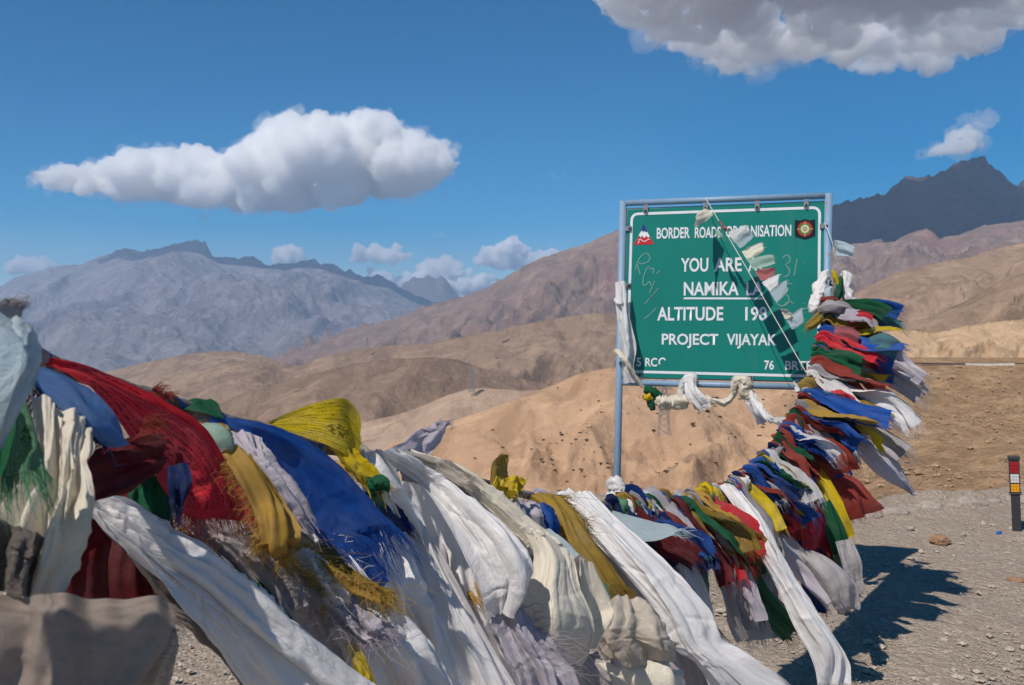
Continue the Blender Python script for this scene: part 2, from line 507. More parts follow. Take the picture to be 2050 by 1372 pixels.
def cloud(name, top, bot, D, depth, dens, voxel, seed, label, nb=240, disp=(1.0, .5), rmax=1.0, flat=.0, kids=5, rcap=75, veil=0):
    """top / bot: photo outlines of the cloud; blobs fill the space between them over a real depth."""
    rnd = random.Random(seed)
    tx, ty = [p[0] for p in top], [p[1] for p in top]
    bx, by = [p[0] for p in bot], [p[1] for p in bot]
    x0, x1 = max(tx[0], bx[0]), min(tx[-1], bx[-1])
    k = D / F
    blobs = []
    for i in range(nb):
        px = x0 + (x1 - x0) * (i + rnd.random()) / nb
        a, b = np.interp(px, tx, ty), np.interp(px, bx, by)
        half = max(2.0, (b - a) / 2)
        end = min(1.0, (min(px - x0, x1 - px) + 4) / (half * 1.2))
        r = min(half * rnd.uniform(.22, .6) * rmax * max(.3, end), rcap)
        t = rnd.random() ** .8
        py = a + r * .95 + (b - a - 1.8 * r) * t
        dd = depth * (half / 100) ** .5 * rnd.uniform(-1, 1) * math.sqrt(max(.05, 1 - ((py - (a + b) / 2) / half) ** 2))
        c = P(px, py, D + dd)
        blobs.append((c, r * k, .9 - flat * t))
        for q in range(kids):
            if t > .75: break
            dv = Vector((rnd.gauss(0, 1), -abs(rnd.gauss(0, 1)), abs(rnd.gauss(0, .9)))).normalized()
            rk = r * k * rnd.uniform(.2, .5)
            blobs.append((c + dv * (r * k * .93), rk, 1))
    return cloud_body(name, blobs, dens, voxel, label, disp, veil)

cloud('cumulus_cloud', [(52, 350), (80, 338), (130, 328), (200, 320), (260, 300), (300, 306), (340, 294), (370, 284), (420, 300), (455, 304), (510, 275), (560, 240), (620, 230), (675, 218), (740, 228), (800, 246), (850, 268), (900, 278), (922, 305)],
      [(52, 358), (90, 385), (150, 388), (220, 402), (300, 408), (400, 418), (500, 426), (620, 424), (720, 412), (800, 396), (870, 376), (922, 330)], 13900, 800, .0085, 25, 7, 'big white cumulus cloud floating over the left mountains', nb=420, disp=(1.1, .8), veil=.0016, kids=10)
cloud('cumulus_cloud', [(1838, 305), (1870, 288), (1895, 270), (1915, 250), (1940, 245), (1960, 262), (1978, 290)], [(1838, 312), (1870, 320), (1905, 314), (1945, 310), (1978, 295)], 9900, 160, .009, 22, 12, 'small white cloud just above the dark right-hand peak', nb=60, veil=.002)
cloud('wisp_cloud', [(1905, 232), (1940, 222), (1975, 218), (2006, 225)], [(1905, 246), (1940, 262), (1975, 268), (2006, 250)], 9900, 120, .0035, 20, 13, 'thin white wisp trailing up from the small right cloud', nb=40)
far = [
    ([(543, 512), (560, 495), (580, 487), (600, 492), (615, 508)], [(543, 524), (580, 532), (615, 526)], .0022, 'small round cloud left of centre behind the left ridge'),
    ([(690, 512), (715, 494), (760, 487), (800, 488), (830, 504)], [(690, 526), (760, 532), (830, 522)], .0020, 'flat-based cloud low over the dip in the left ridge'),
    ([(655, 556), (700, 545), (745, 532), (790, 546), (840, 535), (880, 540), (930, 532), (970, 545), (1010, 540), (1060, 545)], [(655, 572), (760, 590), (880, 605), (1060, 600)], .0030, 'long pale cloud bank lying on the skyline gap'),
    ([(825, 535), (850, 515), (885, 507), (915, 520), (935, 540)], [(825, 556), (880, 566), (935, 560)], .0018, 'soft cloud left of the towering white cloud in the gap'),
    ([(950, 515), (975, 490), (1000, 478), (1020, 467), (1045, 480), (1065, 505)], [(950, 530), (1000, 545), (1065, 535)], .0028, 'towering white cloud head low beside the red-brown mountain'),
    ([(1060, 515), (1085, 503), (1115, 500), (1150, 505)], [(1060, 530), (1100, 535), (1150, 520)], .002, 'white cloud edge peeking over the red-brown mountain shoulder'),
    ([(0, 525), (30, 513), (60, 508), (95, 514), (115, 528)], [(0, 545), (60, 552), (115, 545)], .0016, 'pale cloud low at the left edge above the mountain'),
]
for i, (t, b, de, lab) in enumerate(far):
    cloud('distant_cloud', t, b, 46000, 900, de * 2.6, 85, 40 + i, lab, nb=120, kids=7, disp=(1.6, 1.1), rmax=.85)
cloud('wisp_cloud', [(862, 470), (885, 464), (908, 470)], [(862, 474), (885, 482), (908, 475)], 30000, 150, .0016, 40, 61, 'faint wisp high above the low clouds in the gap', nb=16, kids=2)
cloud('wisp_cloud', [(1098, 345), (1120, 338), (1152, 348)], [(1098, 350), (1125, 366), (1152, 356)], 16000, 100, .0016, 30, 62, 'faint wisp left of the sign in the blue sky', nb=16, kids=2)
cloud('wisp_cloud', [(880, 395), (890, 372), (903, 370)], [(880, 412), (890, 416), (903, 390)], 14900, 60, .0035, 16, 63, 'small ragged tail below the right end of the big cloud', nb=14, kids=2, disp=(1.2, .8))
cloud('wisp_cloud', [(395, 425), (408, 420), (420, 428)], [(395, 435), (410, 452), (420, 440)], 14900, 60, .0035, 16, 64, 'small ragged tail hanging under the middle of the big cloud', nb=14, kids=2, disp=(1.2, .8))

# the broad dark-based cloud overhead on the right: its level underside is seen from below, and it shades the right mountain
rnd = random.Random(5)
edge_px = [(1205, -20), (1228, 25), (1265, 55), (1295, 92), (1360, 112), (1385, 132), (1450, 150), (1510, 155), (1570, 140), (1630, 118), (1690, 118), (1705, 142), (1745, 152), (1800, 142), (1860, 150), (1930, 122), (1990, 84), (2060, 48), (2150, 20), (2300, -20), (2600, -60)]
ex, ey = [p[0] for p in edge_px], [p[1] for p in edge_px]
blobs = []
Z0 = 1950.0
for i in range(2100):
    px = rnd.uniform(1205, 2560)
    lo = np.interp(px, ex, ey)
    top_lim = lo - 25 - max(0, px - 1205) * 1.3
    py = lo - rnd.random() * min(640, lo - top_lim) if i % 4 else lo - rnd.uniform(0, 40)
    d = min(1.0, (lo - py) / 130)
    Dd = Z0 / ((HORIZON - py) / F)
    if Dd < 4200: continue
    r = rnd.uniform(70, 130) * (.5 + 1.5 * d)
    c = P(px, py, Dd)
    blobs.append(((c.x, c.y, c.z + r * .7 + rnd.uniform(-.1, 1) * 420 * d), r, .75))
    if d < .6:
        for k in range(2):
            dv = Vector((rnd.gauss(0, 1), rnd.gauss(0, 1), rnd.gauss(0, .5))).normalized() * r * .9
            blobs.append(((c.x + dv.x, c.y + dv.y, c.z + r * .7 + dv.z), r * rnd.uniform(.25, .45), .9))
cloud_body('broad_cloud', blobs, .011, 32, 'broad dark-based cloud at the top right of the sky', disp=(1.5, .9), veil=.0018)
# ------------------------------------------------------------------ plain materials
def paint(name, col, rough=.5, wear=None, spec=.4, metal=0.0, scale=30):
    m = NT(name)
    tc = m.n('ShaderNodeTexCoord').outputs['Object']
    n1 = m.noise(tc, scale, 6, .6)
    c = m.mix(m.ramp(n1, [(.3, 0.0), (.75, .5)]), col, tuple(q * .72 for q in col))
    if wear:
        n2 = m.noise(tc, scale * .45, 8, .7)
        c = m.mix(m.ramp(n2, [(wear[1], 0.0), (wear[1] + .04, 1.0)]), c, wear[0])
    return m.end(m.bsdf(c, rough, m.bump(n1, .08, .004), spec=spec, metal=metal))

M['pipe'] = paint('blue_grey_pipe_paint', (.20, .31, .44), .45, ((.26, .19, .15), .61))
m = NT('green_board_paint')
tc = m.n('ShaderNodeTexCoord').outputs['Object']
c = m.mix(m.ramp(m.noise(tc, 4, 6, .6), [(.35, 0.0), (.7, .6)]), (.002, .185, .150), (.004, .155, .125))
c = m.mix(m.ramp(m.noise(m.mapping(tc, scale=(9, 9, 1.2)), 1.0, 6, .65), [(.58, 0.0), (.8, .5)]), c, (.05, .20, .165))
c = m.mix(m.ramp(m.noise(tc, 46, 6, .7), [(.66, 0.0), (.74, .5)]), c, (.10, .14, .10))
M['green_board'] = m.end(m.bsdf(c, .42, m.bump(m.noise(tc, 5, 3, .5), .25, .01), spec=.4))
M['board_back'] = paint('board_back_metal', (.35, .36, .37), .5)
M['white_letter'] = paint('white_lettering', (.72, .74, .78), .5, scale=40)
M['chalk'] = paint('chalk_scrawl', (.15, .31, .28), .9, scale=60)
M['steel'] = paint('clip_steel', (.33, .33, .34), .4, ((.14, .08, .05), .58), .5, .6)
M['dark_steel'] = paint('dark_bolt', (.03, .03, .032), .5)
for k, c in dict(em_blue=(.02, .03, .22), em_red=(.52, .02, .025), em_white=(.75, .76, .78), em_black=(.006, .007, .01), em_ring=(.42, .025, .02), em_green=(.02, .22, .06), em_yellow=(.62, .62, .25), em_core=(.30, .16, .30)).items():
    M[k] = paint(k, c, .45, scale=50)

# ------------------------------------------------------------------ the road sign
SL, SR = 5.70, 5.357
TL, TR, BL, BR = P(1247, 407, SL), P(1659, 392, SR), P(1240, 766, SL), P(1655, 776, SR)
O0 = BL.copy()
UX = (BR - BL).normalized()
NZ = UX.cross((TL - BL).normalized()).normalized()      # board normal
if NZ.y > 0: NZ = -NZ
UY = NZ.cross(UX).normalized()
if UY.z < 0: UY = -UY
def on_board(px, py):
    d = (P(px, py, 1.0) - EYE)
    t = (O0 - EYE).dot(NZ) / d.dot(NZ)
    q = EYE + d * t - O0
    return q.dot(UX), q.dot(UY)
def bpt(u, v, h=0.0):
    return O0 + UX * u + UY * v + NZ * h

sign = empty('road_sign', (TL.x, TL.y, 0))
tag(sign, 'green road sign in a blue-grey pipe frame with white lettering', 'sign')
def part(o):
    o.parent = sign
    o.matrix_parent_inverse = sign.matrix_world.inverted() if False else Matrix.Translation(-Vector(sign.location))
    return o

wL = (P(1235, 985, SL) - TL).normalized()
footL = TL + wL * ((TL.z + .25) / -wL.z)
footR = Vector((TR.x + (BR.x - TR.x) * 3, TR.y, -.25))
b = MB(); b.tube([TL - wL * .012, footL], .0205, 16); part(b.build('post', M['pipe'], smooth=True))
b = MB(); b.tube([TR + Vector((0, 0, .012)), footR], .0205, 16); part(b.build('post', M['pipe'], smooth=True))
b = MB(); b.tube([TL + UX * .021, TR - UX * .021], .0175, 16); part(b.build('top_rail', M['pipe'], smooth=True))
b = MB(); b.tube([BL + UX * .021, BR - UX * .021], .0175, 16); part(b.build('bottom_rail', M['pipe'], smooth=True))

c0, c1, c2, c3 = on_board(1256, 420), on_board(1653, 405), on_board(1648, 764), on_board(1248, 755)
def quad_slab(cs, h0, h1, mat, name):
    v = [bpt(*q, h0) for q in cs] + [bpt(*q, h1) for q in cs]
    n = len(cs)
    f = [tuple(range(n, 2 * n)), tuple(range(n - 1, -1, -1))] + [(i, (i + 1) % n, n + (i + 1) % n, n + i) for i in range(n)]
    return part(mesh_obj(name, v, f, mat, smooth=False))
quad_slab([c0, c1, c2, c3], -.004, .003, M['green_board'], 'board')
quad_slab([(c0[0] - .008, c0[1] + .008), (c1[0] + .008, c1[1] + .008), (c2[0] + .008, c2[1] - .008), (c3[0] - .008, c3[1] - .008)], -.012, -.0045, M['board_back'], 'backing_sheet')

# white border line with round corners
def flat_strip(pts, w, h, mat, name, closed=False):
    pts = [Vector((p[0], p[1])) for p in pts]
    n = len(pts)
    v, f = [], []
    for i, p in enumerate(pts):
        a = pts[(i - 1) % n] if closed or i > 0 else p
        c = pts[(i + 1) % n] if closed or i < n - 1 else p
        t = (c - a).normalized()
        nn = Vector((-t.y, t.x)) * w / 2
        v += [bpt(p.x + nn.x, p.y + nn.y, h), bpt(p.x - nn.x, p.y - nn.y, h)]
    for i in range(n if closed else n - 1):
        j = (i + 1) % n
        f.append((2 * i, 2 * i + 1, 2 * j + 1, 2 * j))
    return part(mesh_obj(name, v, f, mat, smooth=False))
B4 = [on_board(1265, 429), on_board(1641, 416), on_board(1638, 753.5), on_board(1256, 744)]
loop = []
rc = .035
cent = [(B4[0][0] + rc, B4[0][1] - rc, 180, 90), (B4[1][0] - rc, B4[1][1] - rc, 90, 0), (B4[2][0] - rc, B4[2][1] + rc, 0, -90), (B4[3][0] + rc, B4[3][1] + rc, -90, -180)]
for x_, y_, a0, a1 in cent:
    loop += [(x_ + rc * math.cos(R(a0 + (a1 - a0) * k / 6)), y_ + rc * math.sin(R(a0 + (a1 - a0) * k / 6))) for k in range(7)]
flat_strip(loop, .0145, .0045, M['white_letter'], 'border_line', True)

def lettering(txt, px0, px1, base0, base1, top0):
    """one word on the board: left / right photo x, baseline at both ends, cap top at the left"""
    u0, v0 = on_board(px0, base0)
    u1, v1 = on_board(px1, base1)
    _, vt = on_board(px0, top0)
    cu = bpy.data.curves.new('lettering', 'FONT')
    cu.body = txt
    cu.size = 1
    cu.offset = .022
    cu.resolution_u = 4
    to = bpy.data.objects.new('tmp_text', cu)
    COL.objects.link(to)
    bpy.context.view_layer.update()
    me = bpy.data.meshes.new_from_object(to.evaluated_get(bpy.context.evaluated_depsgraph_get()))
    bpy.data.objects.remove(to)
    co = np.array([v.co for v in me.vertices])
    lo, hi = co.min(0), co.max(0)
    th = math.atan2(v1 - v0, u1 - u0)
    wd = math.hypot(u1 - u0, v1 - v0)
    for v in me.vertices:
        a = (v.co.x - lo[0]) / (hi[0] - lo[0]) * wd
        h = (v.co.y - max(lo[1], -.02)) / (hi[1] - max(lo[1], -.02)) * (vt - v0)
        v.co = bpt(u0 + a * math.cos(th) - h * math.sin(th), v0 + a * math.sin(th) + h * math.cos(th), .0048)
    me.materials.append(M['white_letter'])
    o = bpy.data.objects.new('lettering', me)
    COL.objects.link(o)
    part(o)
for args in [('BORDER', 1315, 1381, 478.5, 477, 456.5), ('ROADS', 1391, 1443, 476.8, 476, 455), ('ORGANISATION', 1453, 1584, 475.5, 473, 453),
             ('YOU', 1363, 1418, 544.5, 544, 517), ('ARE', 1430, 1485, 544, 543.5, 516.5), ('AT', 1498, 1530, 543.4, 543, 516),
             ('NAMIKA', 1369, 1479, 592, 591.5, 565), ('LA', 1494, 1528, 591.5, 591.5, 565),
             ('ALTITUDE', 1316, 1448, 642, 642, 615), ('198', 1492, 1535.5, 642, 642, 614.5),
             ('PROJECT', 1325, 1438, 690, 691, 668), ('VIJAYAK', 1455, 1555, 691, 692, 668.5),
             ('5', 1275, 1284, 733.5, 733.6, 716), ('RC', 1292, 1316, 733.7, 734, 716.5),
             ('76', 1530, 1549.5, 740, 740.3, 721.5), ('BRTF', 1572, 1624, 740.8, 742, 722.5)]:
    lettering(*args)
flat_strip([on_board(1369, 597.6), on_board(1528, 598)], .0105, .0047, M['white_letter'], 'underline')
flat_strip([on_board(1320 + 6.5 + 6.5 * math.cos(R(a)), 725.5 - 8 * math.sin(R(a))) for a in range(30, 215, 15)], .0085, .0047, M['white_letter'], 'worn_letter')

# emblem with the peak, and the round emblem on its dark shield
def flat_poly(pp, h, mat, name, parent=None):
    v = [bpt(*on_board(*q), h) for q in pp]
    o = mesh_obj(name, v, [tuple(range(len(v)))], mat, smooth=False)
    return part(o)
flat_poly([(1268.5, 490.5), (1309.5, 489.5), (1301, 474), (1277.5, 475)], .0046, M['em_red'], 'emblem_red_foot')
flat_poly([(1277.5, 475), (1279.5, 472), (1283, 476), (1286, 472.5), (1290, 477), (1294, 472.5), (1298, 476), (1301, 474), (1296, 464.5), (1293, 466), (1290, 462.5), (1288, 466.5), (1285.5, 461.5), (1282, 466)], .0050, M['em_white'], 'emblem_snow_band')
flat_poly([(1282.3, 465), (1285.5, 461.5), (1288, 466.5), (1290, 462.5), (1293, 466), (1296.2, 464.3), (1288.7, 448.5)], .0047, M['em_blue'], 'emblem_blue_peak')
flat_strip([on_board(*q) for q in [(1277, 488), (1281, 483), (1277, 481.5), (1283, 479), (1286, 482), (1291, 484), (1297, 480), (1301, 479)]], .0038, .0053, M['em_white'], 'emblem_road_line')
flat_poly([(1591, 441), (1602, 442), (1611.5, 439), (1621, 441.5), (1632, 439.5), (1632, 473), (1622, 477), (1611.5, 480.5), (1601, 477.5), (1591, 474)], .0044, M['em_black'], 'emblem_shield')
cc = on_board(1611.5, 458.8)
kpx = on_board(1612.5, 458.8)[0] - cc[0]
for r0, r1, mt, hh in ((15, 11.3, 'em_ring', .0050), (11.3, 8.3, 'em_green', .0051), (8.3, 4.6, 'em_yellow', .0052), (4.6, 0, 'em_core', .0053)):
    n = 28
    ring = [bpt(cc[0] + r0 * kpx * math.cos(2 * math.pi * k / n), cc[1] + r0 * kpx * 1.03 * math.sin(2 * math.pi * k / n), hh) for k in range(n)]
    if r1:
        ring += [bpt(cc[0] + r1 * kpx * math.cos(2 * math.pi * k / n), cc[1] + r1 * kpx * 1.03 * math.sin(2 * math.pi * k / n), hh) for k in range(n)]
        fc = [(k, (k + 1) % n, n + (k + 1) % n, n + k) for k in range(n)]
    else:
        fc = [tuple(range(n))]
    part(mesh_obj('emblem_ring', ring, fc, M[mt], smooth=False))
for a in (0, 90):
    ca, sa = math.cos(R(a)) * 16 * kpx, math.sin(R(a)) * 16 * kpx
    flat_strip([(cc[0] - ca, cc[1] - sa), (cc[0] + ca, cc[1] + sa)], .0022, .0056, M['em_yellow'], 'emblem_cross_line')

# chalk scrawls
def z5(q): return (1220 + q[0] / 6.2375, 380 + q[1] / 6.2375)
def z1(q): return (1200 + q[0] / 3.118, 360 + q[1] / 3.118)
scr = [[z5(q) for q in s_] for s_ in (
    [(325, 1010), (355, 900), (400, 830), (460, 795), (505, 840), (480, 905), (400, 930)], [(400, 930), (350, 915), (385, 1055)],
    [(500, 960), (455, 1010), (430, 1090)], [(500, 990), (550, 985), (545, 1050)], [(590, 1050), (635, 1010)],
    [(430, 1080), (420, 1170), (450, 1200), (500, 1150), (520, 1200)], [(570, 1140), (500, 1290)], [(610, 1235), (490, 1372)])]
scr += [[z1(q) for q in s_] for s_ in ([(370, 680), (285, 775)], [(355, 800), (318, 840)], [(330, 830), (280, 870)],
    [(1145, 492), (1165, 470), (1185, 482), (1190, 510), (1165, 532), (1186, 562), (1178, 598), (1150, 606)], [(1235, 495), (1226, 540), (1215, 600)],
    [(1110, 775), (1140, 790), (1180, 762), (1215, 772)], [(1130, 712), (1175, 722), (1182, 765), (1150, 790)], [(1320, 795), (1250, 818), (1200, 868)], [(1276, 518), (1284, 518)], [(1196, 650), (1204, 650)], [(1276, 775), (1284, 772)])]
for s_ in scr:
    q = [on_board(*p) for p in s_]
    if len(q) > 2:   # rounded stroke
        a = np.array(q); t = np.arange(len(a)); tt = np.linspace(0, len(a) - 1, len(a) * 5)
        q = []
        for k in tt:
            i = min(int(k), len(a) - 2); f_ = k - i
            p0, p1, p2, p3 = a[max(i - 1, 0)], a[i], a[i + 1], a[min(i + 2, len(a) - 1)]
            q.append(tuple(.5 * ((2 * p1) + (-p0 + p2) * f_ + (2 * p0 - 5 * p1 + 4 * p2 - p3) * f_ ** 2 + (-p0 + 3 * p1 - 3 * p2 + p3) * f_ ** 3)))
    flat_strip(q, .0062, .0049, M['chalk'], 'scrawl')

# clips that hold the board
for px, py, ang in [(1293, 418, 0), (1413, 413, 0), (1516, 411, 0), (1614, 407, 0), (1257, 458, 90), (1255, 572, 90), (1650, 453, 90), (1651, 600, 90), (1281, 756, 180), (1384, 758, 180), (1503, 761, 180)]:
    u, v = on_board(px, py)
    mt = Matrix((UX, UY, NZ)).transposed() @ Matrix.Rotation(R(ang), 3, 'Z')
    b = MB()
    b.box(bpt(u, v, .008), .026, .046, .008, mt)
    cl = part(b.build('clip', M['steel']))
    b = MB()
    off = (mt @ Vector((0, -.014, 0)))
    b.tube([bpt(u, v, .011) + off, bpt(u, v, .020) + off], .007, 8)
    bo = b.build('bolt', M['dark_steel'])
    bo.parent = cl

# ------------------------------------------------------------------ roadside marker post
def ground_d(px, py):
    d = P(px, py, 1.0) - EYE
    return EYE.z / -d.z
gd = ground_d(2036, 1066)
base = P(2036, 1066, gd)
topm = P(2029, 913, gd)
ax = (topm - base).normalized()
Hm = (topm - base).length
mk = empty('marker_post', base)
tag(mk, 'short black roadside marker post with red, white and amber reflectors', 'marker post')
xm = Vector((1, -.45, 0)).normalized(); xm = (xm - ax * xm.dot(ax)).normalized(); ym = ax.cross(xm)
MM = Matrix((xm, ym, ax)).transposed()
M['post_black'] = paint('post_black_plastic', (.035, .033, .038), .5)
M['refl_red'] = paint('reflector_red', (.33, .012, .02), .25, scale=80)
M['refl_white'] = paint('reflector_white', (.62, .60, .60), .25, scale=80)
M['refl_amber'] = paint('reflector_amber', (.75, .34, .01), .25, scale=80)
def mpart(name, h0, h1, w, dpt, mat, off=0):
    b = MB(); b.box(ax * ((h0 + h1) / 2) + ym * off, w, dpt, h1 - h0, MM)
    o = b.build(name, mat, mk)
    bv = o.modifiers.new('edge', 'BEVEL'); bv.width = .004; bv.segments = 2
    return o
mpart('stem', -.1, Hm * .5, .060, .05, M['post_black'])
mpart('collar', Hm * .5, Hm * .525, .082, .066, M['post_black'])
hd = mpart('head', Hm * .525, Hm * .95, .07, .054, M['post_black'])
mpart('cap', Hm * .95, Hm, .08, .064, M['post_black'])
for (a0, a1, mt) in ((.78, .93, 'refl_red'), (.655, .77, 'refl_white'), (.535, .64, 'refl_amber')):
    for i in range(3):
        for j in range(3):
            b = MB()
            hh = Hm * (a0 + (a1 - a0) * (j + .5) / 3)
            b.box(ax * hh + xm * ((i - 1) * .0185) - ym * .0285, .0172, .008, Hm * (a1 - a0) / 3 - .0025, MM)
            b.build('reflector', M[mt], mk)

# ------------------------------------------------------------------ stones
def rock_mesh(seed, sx, sy, sz, n=3, rough=.35):
    bm = bmesh.new()
    bmesh.ops.create_icosphere(bm, subdivisions=n, radius=1)
    co = np.array([v.co for v in bm.verts])
    k = 1 + rough * fbm(co[:, 0] * 1.3, co[:, 1] * 1.3, co[:, 2] * 1.3, seed=seed, octs=4)
    k = np.floor(k * 9) / 9 * .5 + k * .5
    co = co * k[:, None] * np.array([sx, sy, sz]) / 2
    for v, c in zip(bm.verts, co): v.co = c
    me = bpy.data.meshes.new('stone')
    bm.to_mesh(me); bm.free()
    return me
M['stone_brown'] = soil('stone_brown', (.30, .17, .10), (.36, .22, .14), (.20, .11, .07), .08, bump=.6, bscale=.02)
M['stone_grey'] = soil('stone_grey', (.33, .28, .24), (.38, .33, .28), (.24, .20, .17), .08, bump=.6, bscale=.02)
def stone(px, py, w, hh, mat, seed, label, dep=.7):
    d = ground_d(px, py)
    p = P(px, py, d)
    o = bpy.data.objects.new('stone', rock_mesh(seed, w, w * dep, hh))
    o.data.materials.append(mat)
    COL.objects.link(o)
    o.location = (p.x, p.y, hh * .22)
    tag(o, label, 'stone', 'loose stones on the gravel')
stone(1880, 1088, .17, .085, M['stone_brown'], 1, 'reddish brown stone on the gravel above the shadow')
stone(2034, 1164, .13, .035, M['stone_brown'], 2, 'flat brown stone half sunk near the right edge')
stone(1896, 1150, .05, .03, M['stone_grey'], 3, 'pale pebble just right of the shadow top')
stone(1930, 1072, .045, .028, M['stone_grey'], 4, 'small grey stone right of the reddish brown stone')
stone(1822, 1060, .06, .04, M['stone_grey'], 6, 'small grey stone left of the reddish brown stone')
rnd = random.Random(4)
for i, (px, py, w) in enumerate([(1745, 1032, .16), (1790, 1026, .22), (1830, 1021, .17), (1860, 1018, .26), (1905, 1013, .2), (1942, 1010, .3), (1985, 1006, .2), (2040, 1003, .24)]):
    stone(px, py + 6, w, w * .42, M['stone_grey'], 20 + i, ['low grey rock at the gravel edge nearest the flags', 'second rock along the gravel edge from the flags', 'third rock along the gravel edge from the flags', 'broad grey rock midway along the gravel edge', 'grey rock right of the broad one on the gravel edge', 'largest grey rock on the gravel edge', 'grey rock left of the marker post on the gravel edge', 'grey rock behind the marker post at the gravel edge'][i], .6)
b = MB(); b.box(P(2000, 1070, ground_d(2000, 1070)) + Vector((0, 0, .012)), .03, .025, .02, Matrix.Rotation(.5, 3, 'Z'))
M['blue_litter'] = paint('blue_litter', (.02, .15, .5), .4)
lo = b.build('litter_scrap', M['blue_litter'])
tag(lo, 'tiny blue plastic scrap beside the marker post', 'litter')

# loose gravel and rubble that nobody could count
def scatter_stuff(name, spots, mat, seed):
    rng = np.random.default_rng(seed)
    base = np.array([(1, 0, 0), (-1, 0, 0), (0, 1, 0), (0, -1, 0), (0, 0, 1), (0, 0, -.6), (.6, .6, .5), (-.6, .6, .5), (.6, -.6, .5), (-.6, -.6, .5)], float)
    tri = [(0, 2, 6), (6, 2, 4), (0, 6, 4), (2, 1, 7), (7, 1, 4), (2, 7, 4), (1, 3, 9), (9, 3, 4), (1, 9, 4), (3, 0, 8), (8, 0, 4), (3, 8, 4), (0, 5, 2), (2, 5, 1), (1, 5, 3), (3, 5, 0)]
    V, Fc = [], []
    for i, (x_, y_, z_, s_) in enumerate(spots):
        a = rng.uniform(0, 6.28)
        sc_ = s_ * rng.uniform(.6, 1.3, 3) * np.array([1, .8, .6])
        b_ = base * rng.uniform(.7, 1.2, (10, 1)) * sc_
        rot = np.array([[math.cos(a), -math.sin(a), 0], [math.sin(a), math.cos(a), 0], [0, 0, 1]])
        V.append(b_ @ rot.T + (x_, y_, z_ + s_ * .15))
        Fc += [tuple(q + 10 * i for q in t) for t in tri]
    return tag(mesh_obj(name, np.concatenate(V), Fc, mat, smooth=False), kind='stuff')
rng = np.random.default_rng(3)
spots = []
for i in range(15000):
    px, py = rng.uniform(1180, 2100), rng.uniform(1012, 1420)
    if i % 6 == 0: px, py = rng.uniform(250, 1200), rng.uniform(1180, 1420)
    d = ground_d(px, py); p = P(px, py, d)
    spots.append((p.x, p.y, p.z, .0035 + .006 * rng.random() ** 3 + (.026 * rng.random() ** 1.5 if i % 22 == 0 else 0)))
M['pebble'] = soil('pebble', (.40, .34, .27), (.50, .44, .36), (.27, .22, .18), .05, bump=.2, bscale=.01)
tag(scatter_stuff('gravel_pebbles', spots, M['pebble'], 8), 'loose small pebbles spread over the gravel', 'gravel')
spots = []
sl = [o for o in bpy.data.objects if o.name.startswith('scree_slope')][0]
gv = np.array([v.co for v in sl.data.vertices])
idx = rng.choice(len(gv), 26000)
for k in idx:
    q = gv[k] + rng.normal(0, .12, 3) * (1, 1, 0)
    if q[1] > 120: continue
    cl = vnoise(q[0] / 5, q[1] / 5, seed=77)
    if cl < -.15 and rng.random() < .75: continue
    spots.append((q[0], q[1], q[2], (.04 + .09 * rng.random() ** 2 + .22 * rng.random() ** 9)))
M['rubble'] = soil('rubble', (.36, .24, .145), (.42, .29, .18), (.27, .18, .11), .8, bump=.2, bscale=.1)
tag(scatter_stuff('scree_rubble', spots, M['rubble'], 9), 'loose brown rubble over the slope below the road', 'rubble')

# ------------------------------------------------------------------ road parapet on the right
D0 = 121.5
par = empty('road_parapet', P(1940, 731, D0))
tag(par, 'low parapet of dark stones and whitewashed blocks along the far road', 'parapet')
M['whitewash'] = paint('whitewash', (.72, .68, .62), .9, ((.35, .30, .25), .68), .1, scale=1)
M['dark_parapet'] = paint('dark_parapet', (.16, .13, .115), .9, None, .1, scale=1)
rnd = random.Random(2)
for i in range(17):
    dark = i < 8
    px = 1846 + i * 10.9
    b = MB()
    b.box(P(px + 4.8, 730.5 - .2 * (i % 3), D0) - Vector(par.location) - Vector((0, 0, .12)), .60 if not dark else .63, .35, (.52 if not dark else .36) + rnd.uniform(-.04, .04))
    b.build('block', M['dark_parapet'] if dark else M['whitewash'], par)
road = grid_obj('road', np.stack([Pn(np.linspace(1800, 2250, 60), 727, 123.0), Pn(np.linspace(1800, 2250, 60), 724.5, 128.0)], 1) + np.array([0, 0, -.05]), paint('road_asphalt', (.06, .058, .056), .9, None, .1, scale=2), uv=False)
tag(road, kind='structure')

# ------------------------------------------------------------------ pylons
M['pylon'] = paint('pylon_steel', (.26, .27, .29), .5, None, .4, .3)
def pylon(px, py_base, D, h, label, th=1.0):
    t = empty('power_pylon', P(px, py_base, D) - Vector((0, 0, 1.5)))
    tag(t, label, 'pylon', 'power pylons on the hills')
    w0, w1 = h * .105, h * .018
    for sx in (-1, 1):
        for sy in (-1, 1):
            b = MB(); b.tube([(sx * w0, sy * w0, 0), (sx * w1, sy * w1, h)], h * .0075 * th, 4); b.build('leg', M['pylon'], t)
    for k in range(9):
        a, c = k / 9, (k + 1) / 9
        wa, wc = w0 + (w1 - w0) * a, w0 + (w1 - w0) * c
        b = MB()
        for s_ in (-1, 1):
            b.tube([(-wa, s_ * wa, h * a), (wc, s_ * wc, h * c)], h * .004 * th, 4); b.tube([(wa, s_ * wa, h * a), (-wc, s_ * wc, h * c)], h * .004 * th, 4)
        b.build('lattice_brace', M['pylon'], t)
    for k in (.72, .83, .94):
        b = MB()
        L = h * (.15 if k < .9 else .11)
        b.tube([(-L, 0, h * k), (0, 0, h * k + h * .03), (L, 0, h * k)], h * .006 * th, 4); b.tube([(-L, 0, h * k), (L, 0, h * k)], h * .006 * th, 4)
        b.build('cross_arm', M['pylon'], t)
pylon(945, 783, 985, 24, 'grey lattice pylon on the pale crest left of the sign', 1.9)
